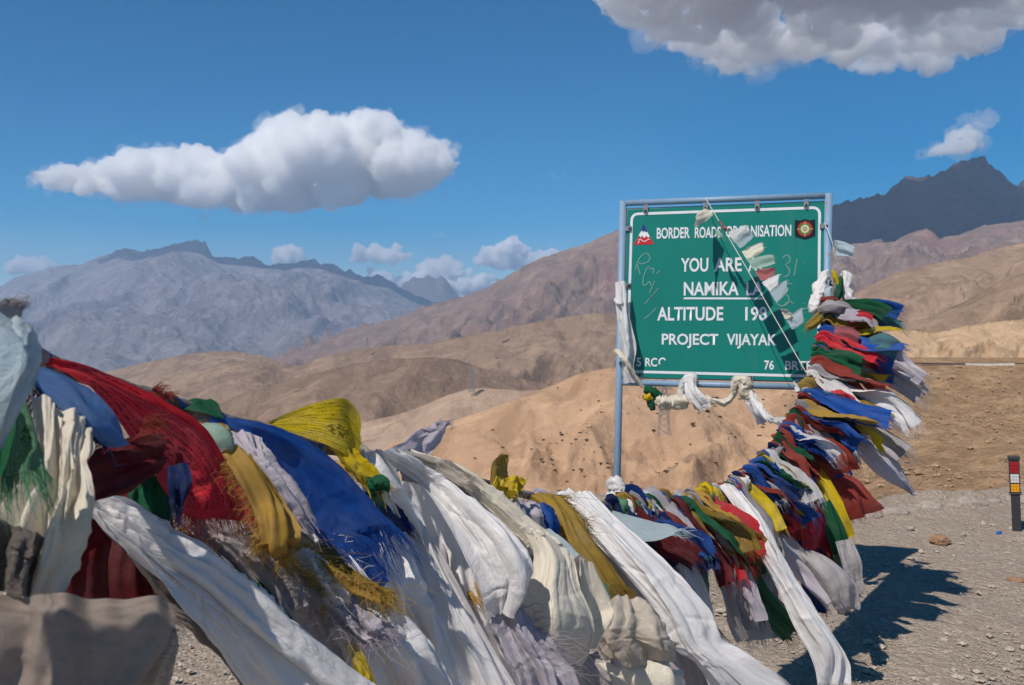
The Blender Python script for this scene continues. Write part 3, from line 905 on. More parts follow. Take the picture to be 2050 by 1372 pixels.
pylon(996, 664, 2400, 42, 'distant dark pylon against the red-brown mountain', 2.2)
pylon(735, 695, 2450, 26, 'tiny far pylon on the left end of the tan ridge', 2.4)
pylon(1330, 862, 320, 18, 'pylon showing its legs under the scarf garland of the sign')
# ------------------------------------------------------------------ shrubs on the near hill
hn = [o for o in bpy.data.objects if o.name.startswith('hill_near')][0]
hv = np.array([v.co for v in hn.data.vertices])
def proj(q):
    d = np.asarray(q) - np.array(EYE)
    fw = d[:, 1] * cp + d[:, 2] * sp
    up = -d[:, 1] * sp + d[:, 2] * cp
    return CX + F * d[:, 0] / fw, CY - F * up / fw, fw
hx, hy, hd_ = proj(hv)
nrow = 110 + 110 // 3 - 1
front = (np.arange(len(hv)) % nrow) < 108
M['shrub'] = soil('shrub_leaf', (.15, .115, .07), (.19, .145, .09), (.10, .075, .05), .5, bump=.3, bscale=.2)
def shrub_mesh(seed):
    rng = np.random.default_rng(seed)
    V, Fc = [], []
    for k in range(46):
        a, el = rng.uniform(0, 6.28), rng.uniform(.05, 1.4)
        L = rng.uniform(.5, 1.0)
        d = np.array([math.cos(a) * math.cos(el), math.sin(a) * math.cos(el), math.sin(el) * .7])
        s_ = np.cross(d, rng.normal(size=3)); s_ /= np.linalg.norm(s_)
        p0, p1 = d * .1 * L, d * L
        w = .13
        V += [p0 - s_ * w * .4, p0 + s_ * w * .4, p1 * .7 + s_ * w, p1, p1 * .7 - s_ * w]
        n = len(V) - 5
        Fc.append((n, n + 1, n + 2, n + 3, n + 4))
    me = bpy.data.meshes.new('hill_shrub')
    me.from_pydata([tuple(q) for q in V], [], Fc)
    me.materials.append(M['shrub'])
    return me
SHR = [shrub_mesh(k) for k in range(5)]
rnd = random.Random(12)
cand = np.where(front & (hx > 690) & (hx < 1640) & (hy < 1010))[0]
dens_n = fbm(hv[:, 0] / 26, hv[:, 1] / 26, seed=44, octs=3)
got = 0
taken = []
while got < 300:
    k = rnd.choice(cand)
    if rnd.random() > np.clip(.28 + dens_n[k] * 1.4, .03, 1): continue
    s_ = .4 + 1.1 * rnd.random() ** 2 * (1.35 if rnd.random() < .15 else 1)
    if hx[k] > 1250 and hy[k] < 790: continue
    o = bpy.data.objects.new('hill_shrub', SHR[got % 5])
    COL.objects.link(o)
    o.location = hv[k] + np.array([rnd.uniform(-.9, .9), rnd.uniform(-.6, .6), -.1])
    o.scale = (s_ * 1.25, s_, s_ * .75)
    o.rotation_euler = (0, 0, rnd.uniform(0, 6.28))
    tag(o, 'low dark shrub dotted on the tan hillside behind the flags', 'shrub', 'dark shrubs on the tan hillside')
    got += 1
# ------------------------------------------------------------------ cloth
CL = dict(royal=((.018, .10, .42), 'royal blue'), sky=((.10, .22, .50), 'light blue'), navy=((.012, .028, .11), 'navy blue'),
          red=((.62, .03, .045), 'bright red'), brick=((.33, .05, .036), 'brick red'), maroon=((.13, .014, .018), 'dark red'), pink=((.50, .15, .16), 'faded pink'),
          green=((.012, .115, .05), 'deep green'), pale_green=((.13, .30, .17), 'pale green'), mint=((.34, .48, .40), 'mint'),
          yellow=((.68, .50, .015), 'bright yellow'), ochre=((.36, .23, .04), 'ochre'), gold=((.55, .33, .06), 'golden'),
          white=((.80, .78, .78), 'white'), cream=((.74, .68, .56), 'cream'), grey=((.40, .37, .38), 'dirty grey'), pale_blue=((.44, .55, .60), 'pale blue'), lilac=((.50, .46, .52), 'lilac grey'), teal=((.10, .25, .29), 'teal'), beige=((.50, .44, .37), 'beige'), taupe=((.12, .10, .09), 'taupe'), tan=((.36, .29, .245), 'tan'))  # taupe and tan are darkened to hold the shade on pale cloth
_cm = {}
def cloth_mat(key, kind='flag', prn=False):
    k = (key, kind, prn)
    if k in _cm: return _cm[k]
    col = CL[key][0]
    m = NT('cloth_%s_%s' % (key, kind))
    uvn = m.n('ShaderNodeUVMap').outputs[0]
    oi = m.n('ShaderNodeObjectInfo')
    shift = m.n('ShaderNodeVectorMath', operation='SCALE')
    cb = m.n('ShaderNodeCombineXYZ')
    m.l(oi.outputs['Random'], cb.inputs[0]); m.l(oi.outputs['Random'], cb.inputs[1])
    m.l(cb.outputs[0], shift.inputs[0]); shift.inputs['Scale'].default_value = 37
    add = m.n('ShaderNodeVectorMath', operation='ADD')
    m.l(uvn, add.inputs[0]); m.l(shift.outputs[0], add.inputs[1])
    uv = add.outputs[0]
    n1 = m.noise(uv, 2.6, 5, .6, .4)
    n2 = m.noise(uv, 17, 6, .7)
    lum = sum(col) / 3
    fade = tuple(q * .72 + (lum * .5 + .10) * .28 for q in col)
    dirt = tuple(q * .58 for q in col) if key not in ('white', 'cream') else tuple(q * .78 for q in col)
    c = m.mix(m.ramp(n1, [(.42, 0.0), (.66, .95 if kind == 'flag' else .3)]), col, fade)
    c = m.mix(m.ramp(n2, [(.48, 0.0), (.8, .7 if kind == 'flag' else .32)]), c, dirt)
    dv = m.math('MULTIPLY_ADD', oi.outputs['Random'], .34, .83)
    cs = m.n('ShaderNodeCombineColor')
    for i in range(3): m.l(dv, cs.inputs[i])
    if kind == 'flag': c = m.mix(1.0, c, cs.outputs[0], 'MULTIPLY')
    sx = m.n('ShaderNodeSeparateXYZ'); m.l(uvn, sx.inputs[0])
    if prn:     # rows of small black script, a frame line and a darker figure in the middle
        rows = m.math('FRACT', m.math('MULTIPLY', sx.outputs[1], 15.0))
        inrow = m.math('MULTIPLY', m.math('GREATER_THAN', rows, .34), m.math('LESS_THAN', rows, .74))
        gl = m.noise(m.mapping(uvn, scale=(70, 40, 1)), 1.0, 3, .7)
        wd = m.noise(m.mapping(uvn, scale=(9, 15, 1)), 1.0, 1, .5)
        ink = m.math('MULTIPLY', inrow, m.math('MULTIPLY', m.math('GREATER_THAN', gl, .50), m.math('GREATER_THAN', wd, .41)))
        fg = m.n('ShaderNodeVectorMath', operation='DISTANCE'); m.l(uvn, fg.inputs[0]); fg.inputs[1].default_value = (.5, .56, 0)
        fig = m.math('MULTIPLY', m.math('LESS_THAN', fg.outputs['Value'], .12), m.math('GREATER_THAN', m.noise(uvn, 22, 3, .6), .50))
        ink = m.math('MAXIMUM', m.math('MULTIPLY', ink, m.math('GREATER_THAN', fg.outputs['Value'], .14)), fig)
        mg = m.math('MULTIPLY', m.math('MULTIPLY', m.math('GREATER_THAN', sx.outputs[0], .08), m.math('LESS_THAN', sx.outputs[0], .92)), m.math('MULTIPLY', m.math('GREATER_THAN', sx.outputs[1], .06), m.math('LESS_THAN', sx.outputs[1], .94)))
        ink = m.math('MULTIPLY', ink, m.math('MULTIPLY', mg, .8))
        c = m.mix(ink, c, tuple(q * .10 + .004 for q in col))
    if kind == 'flag':      # coarse weave
        wv = m.noise(m.mapping(uvn, scale=(26, 210, 1)), 1.0, 2, .6)
        wv2 = m.noise(m.mapping(uvn, scale=(210, 26, 1)), 1.0, 2, .6)
        h = m.math('ADD', m.math('ADD', wv, wv2), m.math('MULTIPLY', n2, 1.5))
        bp = m.bump(h, .35, .003)
        s1 = m.bsdf(c, .85, bp, spec=.15)
        tr = .42
    else:                   # satin with woven figures
        pt = m.n('ShaderNodeTexVoronoi', feature='F1', distance='CHEBYCHEV'); pt.inputs['Scale'].default_value = 1.0
        m.l(m.mapping(uvn, scale=(14, 26, 1)), pt.inputs['Vector'])
        pat = m.ramp(m.math('FRACT', m.math('MULTIPLY', pt.outputs['Distance'], 2.6)), [(.45, 0.0), (.55, 1.0)])
        cr = m.noise(m.mapping(uv, scale=(7, 11, 1)), 1.0, 7, .62, .8)
        bp = m.bump(m.math('ADD', m.math('MULTIPLY', cr, 2.2), m.math('MULTIPLY', pat, .10)), .55, .006)
        st = m.noise(uv, 1.6, 6, .65, .6)
        c = m.mix(m.ramp(st, [(.54, 0.0), (.76, .55)]), c, tuple(q * k_ for q, k_ in zip(col, (.70, .66, .62))))
        ed = m.math('ABSOLUTE', m.math('SUBTRACT', sx.outputs[1], .5))
        seam = m.math('MULTIPLY', m.math('GREATER_THAN', ed, .455), m.math('LESS_THAN', ed, .464))
        c = m.mix(m.math('MULTIPLY', seam, .55), c, tuple(q * .5 for q in col))
        rg = m.math('MULTIPLY_ADD', m.math('MULTIPLY', pat, 1.0), .16, .30)
        s1 = m.bsdf(c, rg, bp, spec=.35)
        s1.inputs['Sheen Weight'].default_value = .15
        tr = .26
    tn = m.n('ShaderNodeBsdfTranslucent')
    if isinstance(c, bpy.types.NodeSocket): m.l(c, tn.inputs['Color'])
    mx = m.n('ShaderNodeMixShader'); mx.inputs[0].default_value = tr
    m.l(s1.outputs[0], mx.inputs[1]); m.l(tn.outputs[0], mx.inputs[2])
    _cm[k] = m.end(mx)
    return _cm[k]

def cr_resample(a, n):
    """Catmull-Rom along axis 0"""
    a = np.asarray(a, float)
    k = len(a)
    t = np.linspace(0, k - 1, n)
    i = np.minimum(t.astype(int), k - 2)
    f = (t - i).reshape((-1,) + (1,) * (a.ndim - 1))
    p0, p1, p2, p3 = a[np.maximum(i - 1, 0)], a[i], a[i + 1], a[np.minimum(i + 2, k - 1)]
    return .5 * (2 * p1 + (p2 - p0) * f + (2 * p0 - 5 * p1 + 4 * p2 - p3) * f ** 2 + (3 * p1 - p0 - 3 * p2 + p3) * f ** 3)

def normals(g):
    du = np.gradient(g, axis=0); dv = np.gradient(g, axis=1)
    n = np.cross(du, dv)
    return n / np.maximum(np.linalg.norm(n, axis=-1, keepdims=True), 1e-9)

def creases(s, w, rng, n, amp):
    """sharp lengthwise folds that wander and fade along the cloth"""
    d = 0
    for k in range(n):
        c0, c1 = rng.uniform(-.05, 1.05), 0
        c = c0 + rng.normal(0, .16) * s + .05 * np.sin(s * rng.uniform(2, 6) + rng.uniform(0, 6))
        sg = rng.uniform(.010, .05)
        on = np.clip(.55 + .9 * np.sin(s * rng.uniform(1.5, 5) + rng.uniform(0, 6)), 0, 1)
        d = d + rng.choice([-1, 1, 1]) * amp * rng.uniform(.35, 1.0) * on * np.exp(-np.abs(w - c) / sg)
    for k in range(n // 2):     # short slanting pulls
        a = rng.uniform(-.9, .9); cs, cw = rng.uniform(.05, .95), rng.uniform(.1, .9)
        q = (s - cs) * math.cos(a) * 3 + (w - cw) * math.sin(a)
        r = -(s - cs) * math.sin(a) * 3 + (w - cw) * math.cos(a)
        d = d + rng.choice([-1, 1]) * amp * .5 * np.exp(-np.abs(q) / .025) * np.exp(-(r / .25) ** 2)
    return d

def fringe_mesh(g, rng, mat, parent, count, length, edge='end', width=.0014, curl=.35, sag=.55):
    """loose threads along one edge of the cloth"""
    nl, nw = g.shape[:2]
    V, Fc = [], []
    for q in range(count):
        w = rng.uniform(0, 1)
        if edge == 'end':
            b = g[-1]; inn = g[-3]
        elif edge == 'left':
            b = g[:, 0]; inn = g[:, 2]
        else:
            b = g[:, -1]; inn = g[:, -3]
        x = w * (len(b) - 1); i = min(int(x), len(b) - 2); f = x - i
        p = b[i] * (1 - f) + b[i + 1] * f
        d = p - (inn[i] * (1 - f) + inn[i + 1] * f)
        d = d / max(np.linalg.norm(d), 1e-6)
        al = b[i + 1] - b[i]; al = al / max(np.linalg.norm(al), 1e-6)
        d = d + al * rng.normal(0, curl * .4) + rng.normal(0, curl * .2, 3)
        d /= np.linalg.norm(d)
        L = length * (.25 + 1.1 * rng.random() ** 1.8)
        bend = rng.normal(0, curl * .8, 3)
        k0 = len(V)
        wv = width * .45 * rng.uniform(.6, 1.5)
        wig, wp = rng.normal(0, .16, 3) * curl * 2, rng.uniform(0, 6)
        for s_ in range(6):
            t = s_ / 5
            c_ = p - d * .002 + d * L * t + bend * L * t * t * .6 + np.array([.18, 0, -sag]) * L * t * t + wig * L * t * math.sin(wp + t * 7)
            tw = wv * (1 - .65 * t)
            sd = al * math.cos(q) + np.array([0, 0, 1.0]) * math.sin(q)
            V += [c_ - sd * tw, c_ + sd * tw]
        for s_ in range(5):
            Fc.append((k0 + 2 * s_, k0 + 2 * s_ + 1, k0 + 2 * s_ + 3, k0 + 2 * s_ + 2))
    uv = np.random.default_rng(1).uniform(0, 1, (len(V), 2))
    return mesh_obj('fringe', V, Fc, mat, parent, True, uv)

def finish(g, name, key, kind, prn, label, cat, group, rng, fringe=0, flen=.03, fedge='end', fw=.0014, curl=.35, parent=None, fkey=None):
    o = grid_obj(name, g, cloth_mat(key, kind, prn), parent)
    if label: tag(o, label, cat, group)
    for e in ([fedge] if isinstance(fedge, str) else fedge):
        if fringe: fringe_mesh(g, rng, cloth_mat(fkey or key, 'flag'), o, int(fringe * 2.0), flen, e, fw, curl)
    return o

_seed = [100]
def cloth(rows, key, label, kind='flag', prn=False, nl=34, nw=18, folds=2.0, amp=.006, wrinkle=.004, sharp=1.0, fringe=0, flen=.03, fedge='end', name=None, cat=None, group=None, parent=None, fw=.0014, curl=.35, bulge=0.0, fkey=None, taper=True):
    """rows run from the tied end to the loose end; each row goes across the cloth: (photo x, photo y, distance)"""
    _seed[0] += 1
    rng = np.random.default_rng(_seed[0])
    g = np.array([[tuple(P(q[0], q[1], q[2] * (.94 if q[0] < 800 and parent is None and q[2] < 3 else 1))) for q in r] for r in rows])
    if kind != 'flag': nl, nw = int(nl * 1.3), int(nw * 1.7)
    else: nl, nw = int(nl * 1.2), int(nw * 1.3)
    g = cr_resample(g, nl)
    g = cr_resample(g.transpose(1, 0, 2), nw).transpose(1, 0, 2)
    N = normals(g)
    s = np.linspace(0, 1, nl)[:, None]; w = np.linspace(0, 1, nw)[None, :]
    ph = rng.uniform(0, 1)
    drift = fbm(s * 1.7, 0 * s + ph * 9, seed=_seed[0], octs=2) * .35
    q = np.sin(2 * np.pi * (folds * w + ph + drift)) + .5 * np.sin(2 * np.pi * (folds * 2.3 * w + ph * 3 + drift * 2 + .3 * s))
    q = np.sign(q) * np.abs(q) ** sharp
    wr = fbm(w * 3 + ph * 31, s * 4, seed=_seed[0] + 7, octs=4)
    crs = ridged(w * 4.5 + s * 3.0 + ph * 5, s * 6.5 - w * 2.0, seed=_seed[0] + 11, octs=3) - .3
    wr = (wr + .6 * crs) * (.5 if kind != 'flag' else .6)
    d = amp * q * (np.clip(.35 + s * 1.2, 0, 1) if taper else 1) + wrinkle * wr + bulge * np.sin(np.pi * w) * np.sin(np.pi * np.clip(s, 0, 1))
    d = d + creases(s, w, rng, 20 if kind != 'flag' else 8, max(amp, .006) * (.75 if kind != 'flag' else .5))
    g = g + N * d[..., None]
    return finish(g, name or ('prayer_flag' if kind == 'flag' else 'silk_scarf'), key, kind, prn, label if parent is None else None, cat or ('flag' if kind == 'flag' else 'scarf'), group or ('prayer flags along the rope' if kind == 'flag' else 'silk scarves tied along the rope'), rng, fringe, flen, fedge, fw, curl, parent, fkey)

# ------------------------------------------------------------------ the rope and its line through the picture
ROPE = [(-420, 470, .86), (-160, 600, .98), (0, 668, 1.12), (95, 724, 1.24), (200, 762, 1.36), (320, 800, 1.50), (430, 838, 1.64), (560, 872, 1.82), (690, 905, 2.0), (820, 930, 2.22), (940, 960, 2.46), (1050, 990, 2.74), (1130, 1003, 2.95), (1220, 1014, 3.2), (1300, 1018, 3.45), (1380, 1010, 3.7), (1440, 990, 3.92), (1500, 955, 4.14), (1545, 910, 4.36), (1580, 860, 4.56), (1610, 800, 4.78), (1632, 740, 4.96), (1648, 680, 5.12), (1660, 620, 5.22), (1666, 560, 5.29)]
rope_w = cr_resample(np.array([tuple(P(*q)) for q in ROPE]), 400)
rope_px = cr_resample(np.array(ROPE, float), 400)
def rope_at(t):
    x = np.clip(t, 0, 1) * 399; i = min(int(x), 398); f = x - i
    T = rope_w[i + 1] - rope_w[i]
    return rope_w[i] * (1 - f) + rope_w[i + 1] * f, T / np.linalg.norm(T), rope_px[i]
def t_of_px(px, after=0):
    k = np.argmin(np.abs(rope_px[:, 0] - px)); return k / 399
m = NT('rope_fibre')
tc = m.n('ShaderNodeTexCoord').outputs['Object']
c = m.mix(m.ramp(m.noise(tc, 18, 3, .6), [(.4, 0.0), (.6, 1.0)]), (.10, .07, .06), (.30, .26, .24))
c = m.mix(m.ramp(m.noise(tc, 31, 2, .6), [(.55, 0.0), (.6, 1.0)]), c, (.05, .09, .24))
M['rope'] = m.end(m.bsdf(c, .9, m.bump(m.noise(tc, 160, 4, .6), .5, .003), spec=.1))
b = MB()
rngr = np.random.default_rng(2)
rad = .011 + .008 * np.abs(fbm(np.arange(400) * .12, 0 * np.arange(400), seed=6, octs=3))
b.tube([tuple(q) for q in rope_w], list(rad), 9)
rope = b.build('flag_rope', M['rope'], smooth=True)
tag(rope, 'sagging rope bundle running from the left foreground to the sign post', 'rope')

# ------------------------------------------------------------------ flags and scarves one can tell apart, from left to right
B = .0
cloth([[(-1300, -250, .62), (-20, 612, .82), (30, 638, .84), (82, 688, .87)], [(-1300, 700, .58), (-30, 690, .78), (25, 715, .80), (78, 742, .83)], [(-1300, 1000, .58), (-50, 790, .76), (0, 800, .77), (38, 825, .79)], [(-1300, 1250, .60), (-120, 1000, .76), (-60, 960, .77), (0, 905, .78)]],
      'pale_blue', 'very near pale scarf stretched unseen past the left edge to cast shade', 'satin', folds=1.2, amp=.006, fringe=0)  # unseen left part is stretched out to shade the corner cloth
cloth([[(-30, 640, .83), (20, 640, .84)], [(-20, 620, .83), (40, 640, .84)], [(10, 600, .83), (48, 618, .84)]], 'grey', 'dark frayed tuft standing up at the left edge', nl=8, nw=6, fringe=40, flen=.016, amp=.002)
cloth([[(62, 728, 1.20), (60, 738, 1.195), (58, 750, 1.19)], [(125, 748, 1.22), (112, 775, 1.20), (95, 792, 1.185)], [(190, 785, 1.24), (170, 815, 1.21), (146, 830, 1.19)], [(238, 838, 1.25), (212, 855, 1.22), (180, 862, 1.20)], [(262, 888, 1.26), (240, 895, 1.24), (212, 896, 1.22)]],
      'sky', 'light blue flag with a dark frayed lower edge at the far left', prn=False, folds=1, amp=.004, fringe=170, flen=.040, fedge='right', fkey='navy', curl=.5)
cloth([[(92, 720, 1.30), (98, 728, 1.29), (104, 737, 1.28)], [(190, 742, 1.36), (188, 762, 1.34), (190, 785, 1.32)], [(318, 800, 1.46), (290, 840, 1.42), (262, 882, 1.38)], [(405, 852, 1.52), (360, 900, 1.47), (312, 945, 1.42)], [(455, 920, 1.55), (405, 955, 1.49), (345, 992, 1.44)], [(484, 978, 1.56), (430, 990, 1.50), (372, 1000, 1.45)], [(508, 1042, 1.57), (440, 1040, 1.51), (352, 1026, 1.46)]],
      'red', 'long bright red printed flag draped over the rope on the left', prn=True, nl=60, nw=30, folds=1.3, amp=.006, wrinkle=.008, fringe=130, flen=.028)
cloth([[(300, 800, 1.49), (330, 812, 1.5)], [(303, 785, 1.49), (334, 800, 1.5)], [(306, 778, 1.49), (338, 796, 1.5)]], 'brick', 'tuft of red threads sticking up behind the red flag', nl=6, nw=5, fringe=60, flen=.02, amp=.001, curl=.6)
cloth([[(322, 868, 1.36), (334, 905, 1.34), (322, 940, 1.33)], [(255, 884, 1.31), (270, 930, 1.28), (275, 978, 1.27)], [(205, 900, 1.29), (212, 950, 1.26), (225, 995, 1.26)], [(178, 930, 1.29), (178, 970, 1.27), (176, 1006, 1.27)]],
      'maroon', 'dark red flag under the light blue one', folds=1.6, amp=.009, fringe=60, flen=.03)
cloth([[(255, 885, 1.30), (340, 850, 1.33)], [(275, 870, 1.29), (335, 842, 1.32)], [(285, 855, 1.28), (328, 838, 1.31)]], 'brick', 'wind-blown brick red frayed end across the red flag', nl=8, nw=10, fringe=90, flen=.03, curl=.6, amp=.003)
cloth([[(335, 935, 1.42), (375, 925, 1.43)], [(335, 975, 1.40), (385, 965, 1.41)], [(345, 1010, 1.40), (365, 1015, 1.41)]], 'navy', 'navy frayed scrap in front of the red flag', fringe=60, flen=.02, nl=10, nw=8)
cloth([[(28, 795, .99), (48, 800, 1.0)], [(30, 840, .98), (66, 850, 1.0)], [(14, 900, .965), (85, 905, .99)], [(4, 958, .95), (98, 942, .985)]], 'pale_green', 'pale green flag hanging at the left edge with a frayed hem', prn=True, folds=1.0, amp=.004, fringe=150, flen=.026, curl=.25)
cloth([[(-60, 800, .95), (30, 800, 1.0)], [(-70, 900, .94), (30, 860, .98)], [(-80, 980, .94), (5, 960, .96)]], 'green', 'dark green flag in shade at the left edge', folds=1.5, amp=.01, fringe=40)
cloth([[(58, 780, 1.17), (100, 800, 1.18), (140, 830, 1.19), (172, 870, 1.2)], [(70, 880, 1.13), (105, 890, 1.13), (140, 885, 1.14), (182, 895, 1.16)], [(62, 960, 1.10), (100, 970, 1.09), (140, 955, 1.10), (182, 930, 1.13)], [(20, 1015, 1.06), (80, 1010, 1.05), (130, 1005, 1.06), (178, 970, 1.09)], [(-20, 1090, 1.04), (60, 1090, 1.03), (115, 1080, 1.03), (150, 1050, 1.06)], [(-40, 1190, 1.04), (40, 1195, 1.03), (75, 1195, 1.03), (95, 1190, 1.04)]],
      'cream', 'off-white scarf with deep folds behind the pale green flag', 'satin', nl=60, nw=44, folds=3.2, amp=.013, sharp=.8)
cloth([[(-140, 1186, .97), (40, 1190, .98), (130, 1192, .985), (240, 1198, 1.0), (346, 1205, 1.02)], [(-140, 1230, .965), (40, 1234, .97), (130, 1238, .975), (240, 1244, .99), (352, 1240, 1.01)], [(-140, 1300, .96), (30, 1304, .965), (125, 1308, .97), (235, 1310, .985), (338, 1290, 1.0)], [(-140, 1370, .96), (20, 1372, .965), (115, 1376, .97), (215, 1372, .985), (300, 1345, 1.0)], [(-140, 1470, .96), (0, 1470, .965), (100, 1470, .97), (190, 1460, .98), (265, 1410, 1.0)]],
      'tan', 'hanging cloth with deep shade coloured in in the bottom left corner', 'flag', nl=44, nw=60, folds=2.4, amp=.007, wrinkle=.003, fringe=60, flen=.012, fedge='right', cat='cloth', taper=False)  # white cloth in shade, the shade put into its colour
cloth([[(-140, 1310, 1.02), (120, 1330, 1.04), (260, 1300, 1.06)], [(-140, 1380, 1.01), (120, 1380, 1.03), (250, 1372, 1.05)], [(-140, 1470, 1.0), (120, 1470, 1.02), (240, 1470, 1.04)]], 'taupe', 'dark taupe cloth below the shade-tinted corner cloth at the bottom edge', 'satin', folds=2, amp=.01)
cloth([[(270, 1200, 1.12), (345, 1235, 1.15)], [(280, 1290, 1.10), (358, 1290, 1.14)], [(230, 1372, 1.10), (352, 1350, 1.14)], [(190, 1480, 1.10), (330, 1460, 1.14)]], 'beige', 'beige scarf end hanging behind the shade-tinted corner cloth', 'satin', folds=2, amp=.012)
cloth([[(-60, 1010, 1.0), (90, 1080, 1.02)], [(-60, 1080, .98), (70, 1150, 1.0)], [(-80, 1160, .97), (60, 1200, .99)]], 'taupe', 'dark fold of cloth with shade coloured in above the corner cloth', 'satin', folds=2, amp=.012)  # dark colour put where pale cloth only falls into shade
cloth([[(180, 1000, 1.36), (178, 1005, 1.34), (176, 1010, 1.33)], [(262, 1006, 1.40), (250, 1045, 1.36), (238, 1075, 1.34)], [(350, 1055, 1.44), (330, 1110, 1.38), (310, 1150, 1.37)], [(435, 1098, 1.47), (410, 1165, 1.40), (370, 1215, 1.40)], [(505, 1165, 1.49), (470, 1225, 1.42), (420, 1265, 1.43)], [(580, 1225, 1.51), (540, 1290, 1.44), (455, 1325, 1.46)], [(660, 1290, 1.53), (610, 1350, 1.46), (505, 1390, 1.50)], [(740, 1370, 1.55), (690, 1430, 1.48), (560, 1460, 1.52)]],
      'white', 'long white satin scarf sweeping down across the lower left', 'satin', nl=90, nw=48, folds=2.2, amp=.017, wrinkle=.014, sharp=.75, fringe=0)
cloth([[(185, 1015, 1.46), (260, 1090, 1.42)], [(300, 1130, 1.50), (360, 1230, 1.45)], [(430, 1240, 1.54), (470, 1320, 1.5)], [(520, 1330, 1.58), (520, 1420, 1.55)]], 'taupe', 'dark taupe strip for the shaded underside of the long white scarf', 'satin', folds=2, amp=.012)  # dark strip put in as the white scarf's shaded underside
cloth([[(330, 812, 1.62), (385, 822, 1.63), (448, 842, 1.64)], [(345, 802, 1.66), (395, 802, 1.68), (440, 830, 1.69)], [(365, 797, 1.72), (405, 797, 1.73), (432, 815, 1.73)], [(375, 812, 1.78), (410, 815, 1.79), (436, 828, 1.78)]],
      'green', 'deep green flag humped over the rope behind the red one', folds=.8, amp=.004, fringe=40, flen=.02)
cloth([[(395, 862, 1.58), (412, 850, 1.6), (430, 856, 1.6)], [(415, 880, 1.56), (440, 868, 1.57), (462, 880, 1.58)], [(430, 905, 1.56), (450, 900, 1.56), (460, 910, 1.57)]], 'mint', 'small mint green fold between the red and blue flags', nl=14, nw=12, folds=.6, amp=.004, bulge=.008)
cloth([[(385, 848, 1.6), (440, 850, 1.62)], [(420, 856, 1.58), (460, 858, 1.6)], [(430, 872, 1.58), (445, 880, 1.6)]], 'ochre', 'strip of ochre cloth at the rope beside the green hump', nl=10, nw=8)
cloth([[(440, 905, 1.56), (472, 896, 1.58), (505, 905, 1.6)], [(468, 950, 1.54), (505, 940, 1.56), (535, 950, 1.58)], [(505, 1010, 1.54), (540, 1000, 1.56), (568, 1005, 1.58)], [(515, 1055, 1.53), (555, 1045, 1.53), (594, 1050, 1.56)], [(520, 1095, 1.53), (560, 1098, 1.52), (600, 1075, 1.55)], [(540, 1100, 1.55), (565, 1108, 1.55), (588, 1095, 1.57)]],
      'gold', 'golden flag curling at its end left of the big blue flag', folds=1.4, amp=.007, wrinkle=.007, fringe=140, flen=.035, fedge=('left', 'end'), curl=.8)
cloth([[(438, 860, 1.62), (480, 864, 1.63), (522, 878, 1.64)], [(482, 908, 1.59), (505, 905, 1.60), (530, 905, 1.62)], [(508, 950, 1.58), (530, 940, 1.59), (552, 938, 1.62)], [(540, 1000, 1.58), (560, 985, 1.59), (585, 985, 1.62)], [(575, 1050, 1.59), (595, 1040, 1.6), (618, 1040, 1.63)]],
      'lilac', 'crumpled silvery scarf end between golden and blue flags', 'satin', folds=2.5, amp=.010, wrinkle=.012, fringe=60, flen=.03)
cloth([[(416, 834, 1.64), (420, 842, 1.635), (428, 852, 1.63)], [(500, 845, 1.70), (505, 860, 1.68), (516, 880, 1.66)], [(592, 872, 1.77), (568, 902, 1.74), (542, 938, 1.70)], [(672, 926, 1.82), (626, 960, 1.77), (578, 994, 1.72)], [(732, 990, 1.85), (672, 1018, 1.79), (610, 1050, 1.73)], [(790, 1052, 1.87), (722, 1072, 1.80), (648, 1102, 1.74)]],
      'royal', 'big royal blue flag with a long fringe beside the yellow one', nl=56, nw=34, folds=1.2, amp=.006, wrinkle=.007, fringe=260, flen=.055, curl=.22, fw=.0018)
cloth([[(700, 1060, 1.80), (770, 1050, 1.84)], [(690, 1100, 1.80), (748, 1090, 1.84)], [(706, 1130, 1.80), (760, 1120, 1.83)], [(738, 1160, 1.80), (778, 1140, 1.83)], [(770, 1172, 1.81), (776, 1165, 1.83)]], 'royal', 'folded-back royal blue tail below the big blue flag', nl=24, nw=14, folds=1, amp=.006)
cloth([[(536, 846, 1.90), (540, 850, 1.90), (548, 856, 1.90)], [(600, 818, 1.90), (605, 845, 1.89), (612, 876, 1.88)], [(650, 803, 1.90), (656, 850, 1.88), (666, 896, 1.87)], [(690, 802, 1.93), (698, 860, 1.91), (704, 918, 1.89)], [(716, 830, 2.00), (718, 885, 1.98), (712, 935, 1.95)], [(722, 862, 2.07), (724, 900, 2.05), (716, 940, 2.02)]],
      'yellow', 'bright yellow printed flag blown upright on the rope', prn=True, nl=44, nw=26, folds=.5, amp=.004, wrinkle=.004, fringe=70, flen=.014)
cloth([[(660, 892, 1.88), (715, 905, 1.92)], [(690, 930, 1.87), (735, 930, 1.91)], [(715, 960, 1.87), (760, 955, 1.9)], [(735, 985, 1.88), (778, 968, 1.9)]], 'yellow', 'crumpled yellow cloth below the upright yellow flag', folds=2.5, amp=.010, wrinkle=.012, fringe=60, flen=.02, curl=.7)
cloth([[(730, 955, 1.86), (768, 950, 1.88)], [(735, 975, 1.85), (782, 962, 1.87)], [(742, 992, 1.86), (776, 978, 1.88)]], 'green', 'small green frayed flag between yellow cloth and white scarves', fringe=60, flen=.02, folds=1.5, amp=.005)
cloth([[(730, 985, 1.9), (760, 985, 1.92)], [(755, 1030, 1.88), (800, 1020, 1.9)], [(775, 1075, 1.88), (830, 1060, 1.9)]], 'navy', 'navy shaded flag tucked behind the big blue fringe', folds=1.5, amp=.006, fringe=50)
